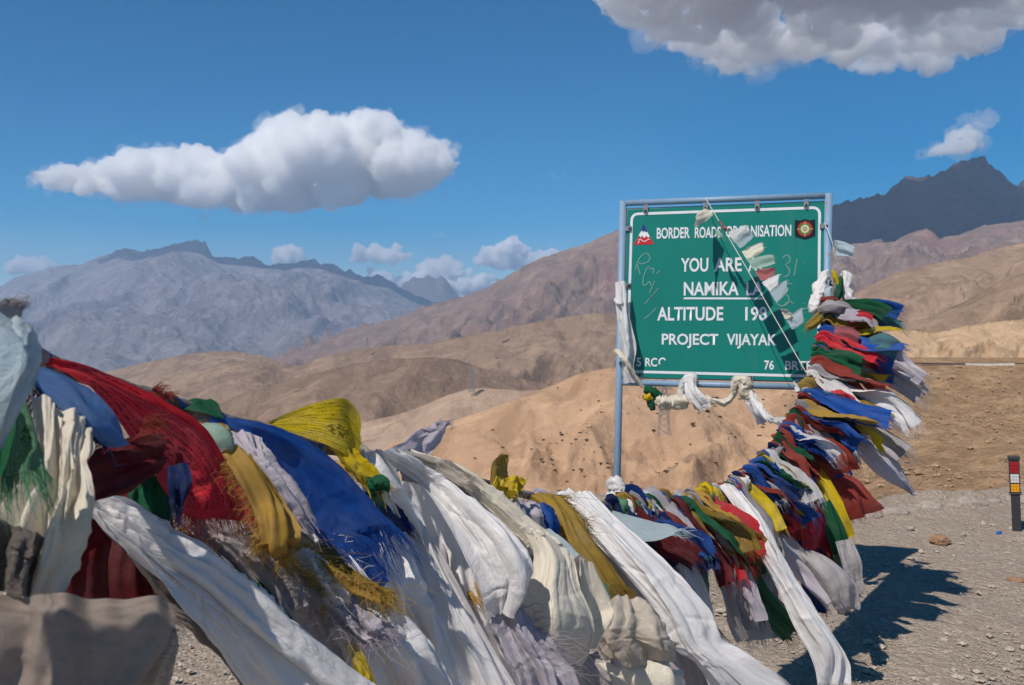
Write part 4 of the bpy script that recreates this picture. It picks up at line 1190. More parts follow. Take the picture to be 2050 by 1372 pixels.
cloth([[(712, 908, 1.98), (735, 904, 1.99), (762, 905, 2.0)], [(735, 1000, 1.95), (775, 985, 1.95), (815, 985, 1.98)], [(760, 1090, 1.93), (815, 1080, 1.93), (865, 1075, 1.96)], [(790, 1180, 1.91), (855, 1175, 1.91), (915, 1170, 1.94)], [(825, 1285, 1.90), (900, 1290, 1.90), (985, 1290, 1.93)], [(850, 1420, 1.90), (960, 1430, 1.90), (1060, 1420, 1.92)]],
      'white', 'broad white satin scarf falling to the bottom edge at mid picture', 'satin', nl=100, nw=56, folds=2.6, amp=.016, wrinkle=.010, sharp=.7)
cloth([[(745, 905, 2.03), (775, 902, 2.05), (805, 906, 2.07)], [(835, 965, 2.00), (865, 955, 2.01), (895, 955, 2.05)], [(900, 1050, 1.97), (940, 1025, 1.97), (980, 1015, 2.02)], [(945, 1130, 1.95), (1000, 1095, 1.94), (1048, 1072, 1.99)], [(975, 1195, 1.95), (1025, 1165, 1.93), (1072, 1140, 1.98)], [(985, 1232, 1.97), (1010, 1232, 1.95), (1030, 1220, 1.99)]],
      'white', 'wide white scarf with a stitched edge right of the broad one', 'satin', nl=90, nw=48, folds=1.5, amp=.014, wrinkle=.010, sharp=.75)
cloth([[(800, 905, 2.15), (835, 908, 2.17), (870, 916, 2.19)], [(880, 945, 2.14), (905, 938, 2.16), (935, 952, 2.18)], [(950, 990, 2.14), (975, 985, 2.16), (1000, 1000, 2.19)], [(1020, 1055, 2.14), (1050, 1050, 2.16), (1085, 1070, 2.2)], [(1060, 1085, 2.13), (1090, 1085, 2.15), (1130, 1110, 2.18)]],
      'cream', 'cream scarf running along the rope above the wide white one', 'satin', nl=70, nw=34, folds=2, amp=.012, wrinkle=.010)
cloth([[(770, 905, 2.10), (830, 905, 2.14)], [(850, 935, 2.09), (895, 925, 2.13)], [(920, 975, 2.09), (950, 965, 2.13)]], 'beige', 'grey-edged beige scarf roll on the rope crest', 'satin', folds=2, amp=.008, fringe=60, flen=.02)
cloth([[(556, 1078, 1.80), (600, 1070, 1.78), (645, 1072, 1.80)], [(605, 1170, 1.76), (665, 1150, 1.73), (735, 1165, 1.76)], [(655, 1250, 1.74), (730, 1235, 1.70), (815, 1250, 1.74)], [(700, 1330, 1.74), (790, 1320, 1.70), (880, 1330, 1.74)], [(730, 1430, 1.74), (840, 1430, 1.70), (930, 1430, 1.74)]],
      'white', 'frayed dirty white scarf between the long scarf and the broad one', 'satin', nl=80, nw=44, folds=3.4, amp=.016, wrinkle=.018, sharp=.8, fringe=110, flen=.028, fedge=('left', 'right'), curl=.8)
cloth([[(590, 1060, 1.74), (640, 1095, 1.74)], [(650, 1120, 1.70), (700, 1150, 1.70)], [(720, 1165, 1.69), (770, 1195, 1.69)]], 'ochre', 'ochre frayed strip below the big blue flag', fringe=150, flen=.035, fedge=('left', 'right', 'end'), curl=.7, folds=1.5, amp=.008)
cloth([[(690, 1290, 1.66), (712, 1285, 1.66)], [(708, 1330, 1.64), (735, 1325, 1.64)], [(722, 1380, 1.64), (755, 1372, 1.64)]], 'yellow', 'thin yellow strip low in front of the dirty white scarf', folds=1, amp=.004, fringe=20)
cloth([[(770, 960, 2.12), (880, 980, 2.14), (990, 1040, 2.16)], [(770, 1120, 2.08), (900, 1130, 2.1), (1030, 1150, 2.12)], [(800, 1280, 2.06), (930, 1290, 2.08), (1080, 1290, 2.1)], [(820, 1440, 2.06), (960, 1440, 2.08), (1120, 1440, 2.1)]], 'white', 'shaded white scarf layer behind the broad white ones', 'satin', nl=70, nw=50, folds=3.5, amp=.016, wrinkle=.012)
cloth([[(1120, 1040, 2.96), (1200, 1060, 2.98), (1260, 1080, 3.0)], [(1180, 1180, 2.9), (1280, 1180, 2.92), (1380, 1200, 2.94)], [(1220, 1300, 2.88), (1340, 1300, 2.9), (1440, 1300, 2.92)], [(1240, 1440, 2.88), (1380, 1440, 2.9), (1500, 1440, 2.92)]], 'grey', 'grey scarf layer behind the long white figured scarf', 'satin', nl=60, nw=44, folds=3, amp=.018, wrinkle=.012)
cloth([[(1040, 1050, 2.14), (1085, 1065, 2.15), (1145, 1110, 2.17)], [(1068, 1110, 2.12), (1110, 1115, 2.10), (1150, 1125, 2.15)], [(1050, 1170, 2.10), (1105, 1175, 2.04), (1160, 1170, 2.12)], [(1028, 1225, 2.09), (1100, 1235, 2.00), (1185, 1225, 2.10)], [(1022, 1268, 2.10), (1095, 1285, 2.01), (1195, 1275, 2.10)], [(1060, 1288, 2.11), (1110, 1310, 2.05), (1180, 1305, 2.11)], [(1110, 1305, 2.12), (1135, 1335, 2.09), (1160, 1335, 2.12)]],
      'cream', 'cream satin scarf ballooning like a bag in the wind', 'satin', nl=70, nw=44, folds=1.5, amp=.005, wrinkle=.006, fringe=120, flen=.045, curl=.7)
cloth([[(1160, 1115, 2.22), (1190, 1130, 2.24)], [(1165, 1200, 2.19), (1225, 1210, 2.24)], [(1175, 1270, 2.18), (1222, 1240, 2.22)], [(1165, 1315, 2.2), (1200, 1280, 2.22)]], 'cream', 'cream fold wrapping behind the ballooning scarf', 'satin', folds=1, amp=.008, bulge=-.02)
cloth([[(960, 1175, 1.99), (990, 1165, 2.0), (1020, 1190, 2.02)], [(975, 1240, 1.97), (1020, 1230, 1.97), (1060, 1260, 2.0)], [(1000, 1300, 1.97), (1050, 1290, 1.97), (1100, 1300, 2.0)], [(1035, 1370, 1.97), (1090, 1350, 1.97), (1135, 1345, 2.0)], [(1070, 1450, 1.98), (1120, 1440, 1.98), (1170, 1420, 2.0)]],
      'lilac', 'crumpled silver lilac scarf below the cream balloon', 'satin', nl=56, nw=34, folds=2.5, amp=.014, wrinkle=.016, fringe=90, flen=.05, fedge='right', curl=.8)
cloth([[(762, 918, 2.2), (800, 922, 2.22), (842, 935, 2.24)], [(795, 893, 2.22), (828, 895, 2.24), (862, 908, 2.26)], [(830, 872, 2.25), (858, 868, 2.27), (885, 880, 2.29)], [(868, 852, 2.28), (885, 846, 2.30), (898, 852, 2.31)]], 'lilac', 'sheer lilac grey flag flapping up from the rope', folds=1.5, amp=.007, wrinkle=.008, fringe=110, flen=.022, fedge=('left', 'end'), curl=.5)
cloth([[(888, 935, 2.3), (935, 945, 2.32)], [(892, 938, 2.28), (938, 950, 2.3)], [(905, 948, 2.27), (935, 958, 2.29)]], 'green', 'small green edge on the rope right of the lilac flag', nl=8, nw=8, fringe=25, flen=.015)
cloth([[(980, 990, 2.5), (1005, 992, 2.52), (1028, 995, 2.53)], [(985, 955, 2.5), (1000, 955, 2.52), (1020, 958, 2.54)], [(990, 930, 2.5), (1003, 928, 2.52), (1018, 932, 2.54)], [(994, 912, 2.5), (1005, 910, 2.52), (1018, 912, 2.54)]], 'ochre', 'sheer ochre flag standing up on the rope at mid picture', folds=1, amp=.006, fringe=40, flen=.012)
cloth([[(970, 985, 2.46), (1000, 995, 2.48), (1030, 1000, 2.5)], [(985, 968, 2.44), (1010, 975, 2.45), (1045, 975, 2.48)], [(1000, 962, 2.46), (1025, 955, 2.47), (1050, 962, 2.5)], [(1010, 978, 2.45), (1030, 985, 2.45), (1048, 982, 2.48)]], 'yellow', 'crumpled bright yellow flag at the foot of the ochre one', folds=1.5, amp=.010, wrinkle=.01, fringe=40, flen=.02)
cloth([[(990, 1000, 2.5), (1040, 1000, 2.54), (1080, 1010, 2.56)], [(1012, 1025, 2.46), (1050, 1020, 2.48), (1085, 1035, 2.52)], [(1035, 1060, 2.46), (1062, 1055, 2.48), (1088, 1065, 2.52)]], 'lilac', 'shiny lilac grey scrap beside the blue flag at mid rope', 'satin', folds=2, amp=.012, wrinkle=.012)
cloth([[(1072, 1008, 2.6), (1095, 1010, 2.62), (1112, 1020, 2.64)], [(1080, 1040, 2.54), (1102, 1038, 2.56), (1120, 1045, 2.6)], [(1082, 1075, 2.54), (1105, 1072, 2.56), (1122, 1072, 2.6)]], 'royal', 'small royal blue flag tucked left of the ochre shag', folds=1, amp=.006)
cloth([[(1082, 1062, 2.48), (1100, 1058, 2.5)], [(1105, 1090, 2.46), (1130, 1082, 2.48)], [(1140, 1125, 2.45), (1162, 1112, 2.47)]], 'pale_blue', 'pale blue flag with a black-tipped fringe below mid rope', folds=.6, amp=.003, fringe=90, flen=.04, fkey='grey', curl=.3)
cloth([[(1058, 985, 2.76), (1085, 985, 2.78), (1115, 996, 2.8)], [(1100, 1020, 2.66), (1125, 1015, 2.68), (1150, 1030, 2.72)], [(1130, 1075, 2.62), (1155, 1065, 2.62), (1180, 1080, 2.66)], [(1160, 1130, 2.60), (1190, 1115, 2.60), (1215, 1125, 2.64)], [(1200, 1185, 2.60), (1225, 1170, 2.60), (1250, 1180, 2.64)]],
      'ochre', 'shaggy ochre flag frayed all along beside the white scarf', folds=1.6, amp=.009, wrinkle=.012, fringe=200, flen=.05, fedge=('left', 'right', 'end'), curl=.6, fw=.0018)
cloth([[(1155, 1160, 2.56), (1195, 1160, 2.58), (1225, 1178, 2.6)], [(1160, 1185, 2.55), (1195, 1190, 2.56), (1228, 1200, 2.59)], [(1180, 1205, 2.55), (1205, 1215, 2.56), (1222, 1215, 2.58)]], 'pale_green', 'pale green flag end under the shaggy ochre flag', folds=1, amp=.006, fringe=50, flen=.03)
cloth([[(1112, 988, 2.95), (1145, 984, 2.97), (1182, 985, 2.98)], [(1150, 1040, 2.84), (1190, 1025, 2.85), (1235, 1040, 2.88)], [(1200, 1095, 2.78), (1250, 1085, 2.77), (1305, 1105, 2.82)], [(1262, 1165, 2.74), (1315, 1150, 2.72), (1372, 1175, 2.78)], [(1315, 1230, 2.72), (1370, 1225, 2.69), (1418, 1238, 2.75)], [(1345, 1290, 2.71), (1400, 1290, 2.68), (1438, 1292, 2.74)], [(1400, 1330, 2.72), (1450, 1335, 2.68), (1500, 1325, 2.74)], [(1440, 1420, 2.74), (1520, 1400, 2.70), (1570, 1370, 2.76)]],
      'white', 'long white figured scarf falling from mid rope to the lower right', 'satin', nl=110, nw=44, folds=1.4, amp=.015, wrinkle=.012, sharp=.8)
cloth([[(1195, 1215, 2.45), (1240, 1195, 2.46), (1290, 1205, 2.5)], [(1190, 1250, 2.42), (1260, 1240, 2.40), (1330, 1250, 2.46)], [(1185, 1285, 2.42), (1265, 1285, 2.39), (1358, 1290, 2.45)], [(1205, 1320, 2.44), (1290, 1330, 2.42), (1358, 1318, 2.48)]], 'beige', 'beige satin sleeve of cloth lying under the white figured scarf', 'satin', nl=44, nw=40, folds=2.2, amp=.014, wrinkle=.012, bulge=.008, fringe=60, flen=.03, fedge='right')
cloth([[(1190, 1330, 2.5), (1280, 1335, 2.48), (1370, 1340, 2.52)], [(1230, 1365, 2.46), (1300, 1355, 2.44), (1375, 1368, 2.5)], [(1250, 1440, 2.46), (1320, 1430, 2.44), (1400, 1430, 2.5)]], 'cream', 'cream scarf fold at the bottom edge below the beige sleeve', 'satin', folds=1.5, amp=.012, bulge=.03)
cloth([[(1100, 1300, 2.56), (1200, 1310, 2.58)], [(1140, 1360, 2.52), (1240, 1350, 2.54)], [(1160, 1440, 2.52), (1280, 1430, 2.54)]], 'grey', 'shaded grey scarf in the hollow below the cream balloon', 'satin', folds=1.5, amp=.012)
cloth([[(1370, 1300, 2.86), (1430, 1310, 2.86)], [(1440, 1350, 2.82), (1540, 1340, 2.84)], [(1480, 1430, 2.8), (1610, 1400, 2.84)]], 'lilac', 'lilac white scarf end at the bottom edge right of centre', 'satin', folds=2, amp=.014, fringe=60, flen=.03)
cloth([[(1200, 1018, 3.2), (1205, 1025, 3.19), (1212, 1034, 3.18)], [(1262, 1030, 3.16), (1250, 1050, 3.12), (1235, 1078, 3.09)], [(1320, 1046, 3.14), (1310, 1062, 3.10), (1290, 1084, 3.07)], [(1362, 1055, 3.13), (1355, 1065, 3.10), (1345, 1075, 3.08)]], 'pale_blue', 'pale blue grey flag curling forward below the sign post', folds=.6, amp=.006, fringe=60, flen=.04, bulge=.02)
cloth([[(1440, 972, 3.86), (1462, 974, 3.87), (1484, 982, 3.88)], [(1488, 1040, 3.74), (1508, 1035, 3.74), (1530, 1042, 3.77)], [(1520, 1110, 3.68), (1545, 1105, 3.66), (1568, 1112, 3.7)], [(1560, 1185, 3.64), (1588, 1175, 3.62), (1612, 1180, 3.66)], [(1592, 1250, 3.62), (1630, 1240, 3.58), (1655, 1245, 3.63)], [(1625, 1310, 3.6), (1670, 1300, 3.56), (1698, 1320, 3.61)], [(1640, 1362, 3.6), (1668, 1372, 3.57), (1695, 1365, 3.61)]],
      'white', 'long white brocade scarf hanging in front of the coloured flags', 'satin', nl=90, nw=30, folds=1.0, amp=.014, wrinkle=.014, sharp=.8, fringe=110, flen=.06, curl=.5, fw=.002)
cloth([[(1588, 1098, 4.22), (1600, 1095, 4.22), (1612, 1104, 4.23)], [(1612, 1130, 4.16), (1640, 1118, 4.14), (1660, 1128, 4.17)], [(1645, 1175, 4.12), (1680, 1158, 4.10), (1708, 1168, 4.14)], [(1668, 1212, 4.12), (1692, 1208, 4.10), (1714, 1200, 4.14)], [(1690, 1224, 4.13), (1700, 1224, 4.12), (1712, 1218, 4.14)]], 'grey', 'grey white tube-like scarf end pointing right over the gravel', 'satin', folds=1, amp=.012, bulge=.03)
cloth([[(1672, 878, 4.9), (1686, 868, 4.92), (1702, 872, 4.94)], [(1712, 905, 4.84), (1735, 888, 4.84), (1760, 905, 4.88)], [(1745, 940, 4.80), (1772, 922, 4.80), (1798, 940, 4.84)], [(1778, 965, 4.80), (1795, 955, 4.80), (1810, 962, 4.83)], [(1806, 978, 4.81), (1812, 974, 4.81), (1818, 978, 4.82)], [(1826, 992, 4.82), (1829, 990, 4.82), (1832, 994, 4.82)]], 'lilac', 'twisted grey white scarf tapering to a point right of the bundle', 'satin', nl=50, nw=24, folds=1.5, amp=.012, bulge=.03)
cloth([[(1640, 935, 4.62), (1665, 950, 4.62), (1690, 950, 4.66)], [(1652, 985, 4.56), (1690, 975, 4.54), (1722, 968, 4.6)], [(1668, 1030, 4.54), (1710, 1000, 4.5), (1748, 1000, 4.56)], [(1685, 1042, 4.54), (1725, 1035, 4.5), (1766, 1020, 4.56)]], 'brick', 'large brick red flag bellying out right of the bundle', folds=1.6, amp=.016, bulge=.015, fringe=70, flen=.03)

# tangled cloth and dark cloth added to fill the shade under the left flags, and flags that hide the right post
cloth([[(150, 900, 1.50), (240, 930, 1.52), (330, 960, 1.56)], [(140, 1000, 1.47), (240, 1030, 1.49), (330, 1050, 1.53)], [(110, 1090, 1.45), (220, 1120, 1.47), (320, 1140, 1.5)], [(90, 1200, 1.45), (210, 1230, 1.46), (340, 1240, 1.48)]], 'maroon', 'very dark red cloth put in as shade under the long white scarf top', nl=30, nw=24, folds=2.5, amp=.014, wrinkle=.014, fringe=40)
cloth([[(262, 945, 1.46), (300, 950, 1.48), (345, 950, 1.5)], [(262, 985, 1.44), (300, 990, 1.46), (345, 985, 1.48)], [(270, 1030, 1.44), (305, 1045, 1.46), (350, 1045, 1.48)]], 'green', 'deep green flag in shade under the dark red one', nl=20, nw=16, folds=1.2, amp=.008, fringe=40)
cloth([[(330, 1010, 1.56), (380, 1000, 1.58), (450, 1010, 1.62)], [(380, 1070, 1.56), (440, 1060, 1.58), (510, 1060, 1.62)], [(440, 1120, 1.57), (490, 1105, 1.59), (560, 1110, 1.62)], [(500, 1180, 1.58), (550, 1165, 1.6), (600, 1165, 1.63)], [(545, 1235, 1.59), (590, 1220, 1.6), (640, 1220, 1.63)]], 'grey', 'mottled grey frayed strip along the upper edge of the long scarf', 'satin', nl=44, nw=24, folds=3, amp=.014, wrinkle=.018, fringe=170, flen=.045, fedge=('left', 'right'), curl=.8, fkey='ochre')
cloth([[(350, 1060, 1.60), (420, 1080, 1.62)], [(430, 1140, 1.58), (500, 1150, 1.6)], [(520, 1230, 1.58), (580, 1235, 1.6)]], 'green', 'narrow green strip peeping out beside the long white scarf', folds=1.5, amp=.008, fringe=40)
cloth([[(420, 1000, 1.72), (520, 1010, 1.74), (640, 1060, 1.78)], [(440, 1120, 1.70), (560, 1130, 1.72), (680, 1160, 1.76)], [(500, 1240, 1.70), (620, 1250, 1.72), (740, 1260, 1.76)], [(580, 1400, 1.70), (700, 1400, 1.72), (820, 1400, 1.76)]], 'grey', 'dark grey cloth deep in the bundle below the big blue flag', nl=40, nw=34, folds=4, amp=.018, wrinkle=.02, fringe=60)
cloth([[(585, 1110, 1.64), (612, 1100, 1.65), (640, 1112, 1.66)], [(610, 1165, 1.62), (640, 1150, 1.63), (668, 1165, 1.65)], [(650, 1210, 1.62), (672, 1200, 1.63), (690, 1215, 1.65)]], 'white', 'small shiny white loop below the golden flag', 'satin', nl=26, nw=16, folds=2, amp=.010, wrinkle=.012, fringe=30, flen=.018, curl=.9)
cloth([[(640, 1200, 1.66), (665, 1185, 1.67), (700, 1195, 1.68)], [(680, 1250, 1.64), (715, 1235, 1.65), (750, 1240, 1.67)], [(730, 1290, 1.64), (755, 1275, 1.65), (790, 1280, 1.67)]], 'lilac', 'frayed silvery scrap over the dirty white scarf', 'satin', nl=26, nw=20, folds=2.5, amp=.012, wrinkle=.016, fringe=90, flen=.03, fedge=('left', 'end'), curl=.9)
cloth([[(560, 1075, 1.66), (600, 1085, 1.67)], [(640, 1125, 1.64), (665, 1140, 1.65)], [(700, 1165, 1.63), (715, 1185, 1.64)], [(760, 1195, 1.63), (770, 1210, 1.64)]], 'gold', 'gold frayed ribbon trailing from the golden flag', nl=30, nw=10, folds=1, amp=.006, fringe=140, flen=.025, fedge=('left', 'right'), curl=.9)
cloth([[(1622, 940, 4.46), (1642, 932, 4.48)], [(1652, 1000, 4.40), (1676, 990, 4.42)], [(1668, 1050, 4.38), (1698, 1040, 4.40)], [(1690, 1088, 4.38), (1706, 1072, 4.40)]], 'yellow', 'bright yellow flag hanging down beside the right sign post', folds=1, amp=.010, fringe=40)
cloth([[(1640, 1010, 4.36), (1662, 1000, 4.38)], [(1655, 1060, 4.34), (1692, 1052, 4.36)], [(1668, 1110, 4.34), (1706, 1095, 4.36)]], 'green', 'deep green frayed flag low in front of the right sign post', folds=1.2, amp=.010, fringe=90, flen=.05)
cloth([[(1590, 1005, 4.30), (1632, 996, 4.33)], [(1602, 1055, 4.27), (1656, 1042, 4.30)], [(1612, 1102, 4.27), (1642, 1098, 4.30)]], 'red', 'bright red flag hanging left of the deep green frayed one', folds=1.2, amp=.014, fringe=30)
cloth([[(1672, 1085, 4.32), (1704, 1078, 4.34)], [(1685, 1135, 4.28), (1722, 1122, 4.30)], [(1700, 1175, 4.28), (1726, 1160, 4.30)], [(1722, 1196, 4.29), (1728, 1190, 4.29)]], 'grey', 'pointed grey scarf tail below the deep green frayed flag', 'satin', folds=1.2, amp=.010)
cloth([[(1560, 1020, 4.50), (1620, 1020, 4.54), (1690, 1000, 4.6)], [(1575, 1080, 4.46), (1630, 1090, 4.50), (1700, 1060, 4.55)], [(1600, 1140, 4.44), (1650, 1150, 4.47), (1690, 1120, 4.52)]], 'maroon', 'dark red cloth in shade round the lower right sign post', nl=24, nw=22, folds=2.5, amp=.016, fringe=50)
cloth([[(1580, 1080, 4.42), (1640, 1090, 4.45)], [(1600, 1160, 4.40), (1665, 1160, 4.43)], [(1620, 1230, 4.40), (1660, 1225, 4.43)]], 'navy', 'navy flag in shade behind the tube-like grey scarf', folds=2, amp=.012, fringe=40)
# ------------------------------------------------------------------ the crowded flags along the rope
_count = {}
ORD = ['first', 'second', 'third', 'fourth', 'fifth', 'sixth', 'seventh', 'eighth', 'ninth', 'tenth', 'eleventh', 'twelfth', 'thirteenth', 'fourteenth', 'fifteenth', 'sixteenth']
PENDING = []
def hang(t, key, ang, L, Wd, into=0.0, kind='flag', sec='', droop=.35, lift=0.0, fr=26, prn=False, seed=0, side=0.0, gather=.35, down=0.0, crumple=1.0):
    """a flag or scarf tied at rope position t and blown off in the picture direction ang (degrees below level, to the right)"""
    rng = np.random.default_rng(seed)
    p0, T, _ = rope_at(t)
    nl, nw = (26, 18) if kind == 'flag' else (38, 22)
    a0 = math.radians(ang)
    s = np.linspace(0, 1, nl)
    a = a0 + math.radians(droop * 40) * (s - .35) + .42 * np.sin(s * rng.uniform(3, 7) + rng.uniform(0, 6)) * s
    step = np.stack([np.cos(a), np.full(nl, into) + .25 * np.sin(s * 4 + rng.uniform(0, 6)), -np.sin(a)], -1)
    step /= np.linalg.norm(step, axis=1, keepdims=True)
    path = np.concatenate([[np.zeros(3)], np.cumsum(step[:-1] * (L / (nl - 1)), 0)])
    rb = .018 + .014 * rng.random()
    start = p0 + np.array([side * .5, side, 0]) + np.array([-.01, -.006, rb - down])
    hump = np.stack([0 * s, 0 * s, .022 * np.sin(np.clip(s / .22, 0, 1) * np.pi)], -1)
    path = path + start + hump
    wide0 = T * 1.0
    e = np.array([rng.normal(0, .6), rng.normal(0, .8), rng.normal(.5, .5)])
    e = e - step[-1] * e.dot(step[-1]); e /= np.linalg.norm(e)
    if e.dot(T) < 0: e = -e
    bl = np.clip((s - .05) / .8, 0, 1)[:, None] ** 1.2
    wv = wide0 * (1 - bl) + e * bl
    wv = wv - step * (wv * step).sum(1)[:, None]
    wv /= np.maximum(np.linalg.norm(wv, axis=1, keepdims=True), 1e-6)
    wl = Wd * (gather + (1 - gather) * np.clip(s / .6, 0, 1) ** .8)
    if kind != 'flag': wl = wl * (1 - .35 * s)
    w = np.linspace(-.5, .5, nw)
    g = path[:, None, :] + wv[:, None, :] * (w[None, :, None] * wl[:, None, None])
    N = normals(g)
    fo = rng.uniform(.8, 2.2); ph = rng.uniform(0, 6.28)
    amp = Wd * (.16 if kind == 'flag' else .22) * (1.15 - .4 * s)
    q = np.sin(w[None, :] * 6.28 * fo + ph + 2.2 * s[:, None]) + .4 * np.sin(w[None, :] * 6.28 * fo * 2.3 + ph * 2 - 3 * s[:, None])
    wr = fbm(w[None, :] * 5 + ph * 11, s[:, None] * 6, seed=seed, octs=4) + .5 * ridged(w[None, :] * 3 + s[:, None] * 4, s[:, None] * 3 + ph, seed=seed + 3, octs=3)
    g = g + N * ((amp[:, None] * q) * .62 + Wd * .10 * crumple * wr + creases(s[:, None], w[None, :] + .5, rng, 9, Wd * .13))[..., None]
    PENDING.append((t, sec, key, kind, g, rng, fr, L, prn))

def flush():
    byk = {}
    for it in PENDING:
        byk.setdefault((it[1], it[2], it[3]), []).append(it)
    for (sec, key, kind), items in byk.items():
        items.sort(key=lambda q: q[0])
        cname = CL[key][1]
        for i, (t, _, _, _, g, rng, fr, L, prn) in enumerate(items):
            what = 'prayer flag' if kind == 'flag' else 'scarf'
            if len(items) == 1: lab = 'only %s %s hanging %s' % (cname, what, sec[0])
            else: lab = '%s %s %s %s' % (ORD[i % 16], cname, what, sec[1])
            o = finish(g, 'prayer_flag' if kind == 'flag' else 'silk_scarf', key, kind, prn, lab, 'flag' if kind == 'flag' else 'scarf',
                       'prayer flags along the rope' if kind == 'flag' else 'silk scarves tied along the rope', rng, fr, .012 + L * .07, 'end', .0016, .4)

S_LEFT = ('in the shaded bundle at the left', 'from the left in the shaded left bundle')
S_MID = ('under the big white scarves at mid rope', 'from the left under the mid-rope scarves')
S_LOW = ('in the low sag below the sign post', 'from the left in the sag below the sign')
S_RISE = ('on the steep rise below the sign', 'from the bottom on the steep rise')
S_TOP = ('in the bundle beside the sign board', 'from the bottom in the bundle beside the board')
rnd = random.Random(77)
PAL = ['royal', 'white', 'brick', 'green', 'ochre', 'navy', 'red', 'pale_green', 'yellow', 'grey', 'royal', 'maroon', 'green', 'gold', 'lilac', 'brick']
def tp(px): return t_of_px(px)

# shaded filling behind the big cloths on the left
for i in range(10):
    px = 500 + i * 28
    hang(tp(px), rnd.choice(['grey', 'beige', 'ochre', 'grey', 'lilac', 'grey', 'gold']), rnd.uniform(46, 60), rnd.uniform(.26, .42), rnd.uniform(.07, .11), rnd.uniform(-.05, .2), rnd.choice(['flag', 'satin', 'satin']), S_LEFT, .35, fr=70, seed=260 + i, side=rnd.uniform(.16, .26), down=rnd.uniform(.09, .16), crumple=1.6)
for i in range(14):
    px = 800 + i * 28
    hang(tp(px), rnd.choice(['grey', 'white', 'ochre', 'lilac', 'beige', 'navy', 'green']), rnd.uniform(46, 62), rnd.uniform(.28, .46), rnd.uniform(.10, .15), rnd.uniform(-.05, .2), rnd.choice(['flag', 'satin']), S_MID, .35, fr=30, seed=290 + i, side=rnd.uniform(.10, .2), down=rnd.uniform(.06, .14))

# low sag: colour by colour as they follow along the rope
low = ['maroon', 'navy', 'royal', 'ochre', 'brick', 'royal', 'green', 'navy', 'lilac', 'royal', 'pale_green', 'ochre', 'royal', 'navy', 'maroon', 'royal', 'red', 'green', 'ochre', 'gold', 'red', 'yellow', 'green', 'yellow', 'white', 'brick', 'green', 'maroon', 'grey', 'navy']
for i, key in enumerate(low):
    px = 1225 + i * 8.6 + rnd.uniform(-4, 4)
    hang(tp(px), key, rnd.uniform(36, 70), rnd.uniform(.18, .38), rnd.uniform(.10, .17), rnd.uniform(-.35, .15), 'flag', S_LOW, .5, fr=34, prn=i % 3 == 0, seed=330 + i, side=rnd.uniform(-.05, .05))
for i, key in enumerate(['grey', 'white', 'pale_green', 'grey', 'lilac', 'green', 'grey', 'grey', 'lilac']):
    px = 1240 + i * 30
    hang(tp(px), key, rnd.uniform(54, 66), rnd.uniform(.52, .68), rnd.uniform(.14, .2), rnd.uniform(-.15, .2), 'satin', S_LOW, .3, fr=40, seed=370 + i, side=rnd.uniform(.03, .12))
# steep rise
rise = ['navy', 'brick', 'royal', 'brick', 'green', 'royal', 'white', 'royal', 'maroon', 'ochre', 'royal', 'navy', 'brick', 'royal', 'yellow', 'green', 'royal', 'maroon', 'lilac', 'brick', 'green', 'royal', 'gold', 'green', 'royal', 'brick', 'red', 'ochre', 'white', 'green', 'brick', 'grey', 'yellow', 'navy', 'green', 'ochre', 'brick']
rise = rise + [rise[(7 * k + 3) % len(rise)] for k in range(22)]
rnd.shuffle(rise)
for i, key in enumerate(rise):
    t = tp(1470) + (tp(1607) - tp(1470)) * (i + rnd.random()) / len(rise)
    f = i / len(rise)
    hang(t, key, rnd.uniform(22, 80) - 12 * f, rnd.uniform(.16, .36), rnd.uniform(.08, .15), rnd.uniform(-.45, .2), 'flag', S_RISE, .45, fr=30, prn=i % 3 == 0, seed=400 + i, side=rnd.uniform(-.06, .04))
# bundle beside the board
top = ['royal', 'brick', 'ochre', 'royal', 'pale_green', 'yellow', 'green', 'grey', 'royal', 'white', 'brick', 'maroon', 'royal', 'yellow', 'red', 'lilac', 'royal', 'white', 'pale_green', 'brick', 'green', 'ochre', 'red', 'teal', 'green', 'pink', 'green', 'ochre', 'royal', 'white', 'lilac', 'brick', 'ochre', 'royal', 'green', 'red', 'teal', 'gold', 'grey', 'brick']
top = top + [top[(11 * k + 5) % len(top)] for k in range(30)]
rnd.shuffle(top)
for i, key in enumerate(top):
    f = (i + rnd.random()) / len(top)
    t = tp(1600) + (tp(1661) - tp(1600)) * f
    short = 1 - .25 * max(0, f - .6) / .4
    hang(t, key, 46 - 26 * f + rnd.uniform(-28, 28), rnd.uniform(.18, .44) * short, rnd.uniform(.08, .15), rnd.uniform(-.75, .2), 'flag', S_TOP, .35, fr=26, prn=i % 3 == 0, seed=460 + i, side=rnd.uniform(-.07, .05))
for i, key in enumerate(['grey', 'white', 'grey', 'lilac']):
    t = tp(1606) + (tp(1655) - tp(1606)) * (i + .5) / 4
    hang(t, key, 38 - 6 * i, rnd.uniform(.52, .60), .16, rnd.uniform(-.3, 0), 'satin', S_TOP, .3, fr=40, seed=520 + i)
flush()

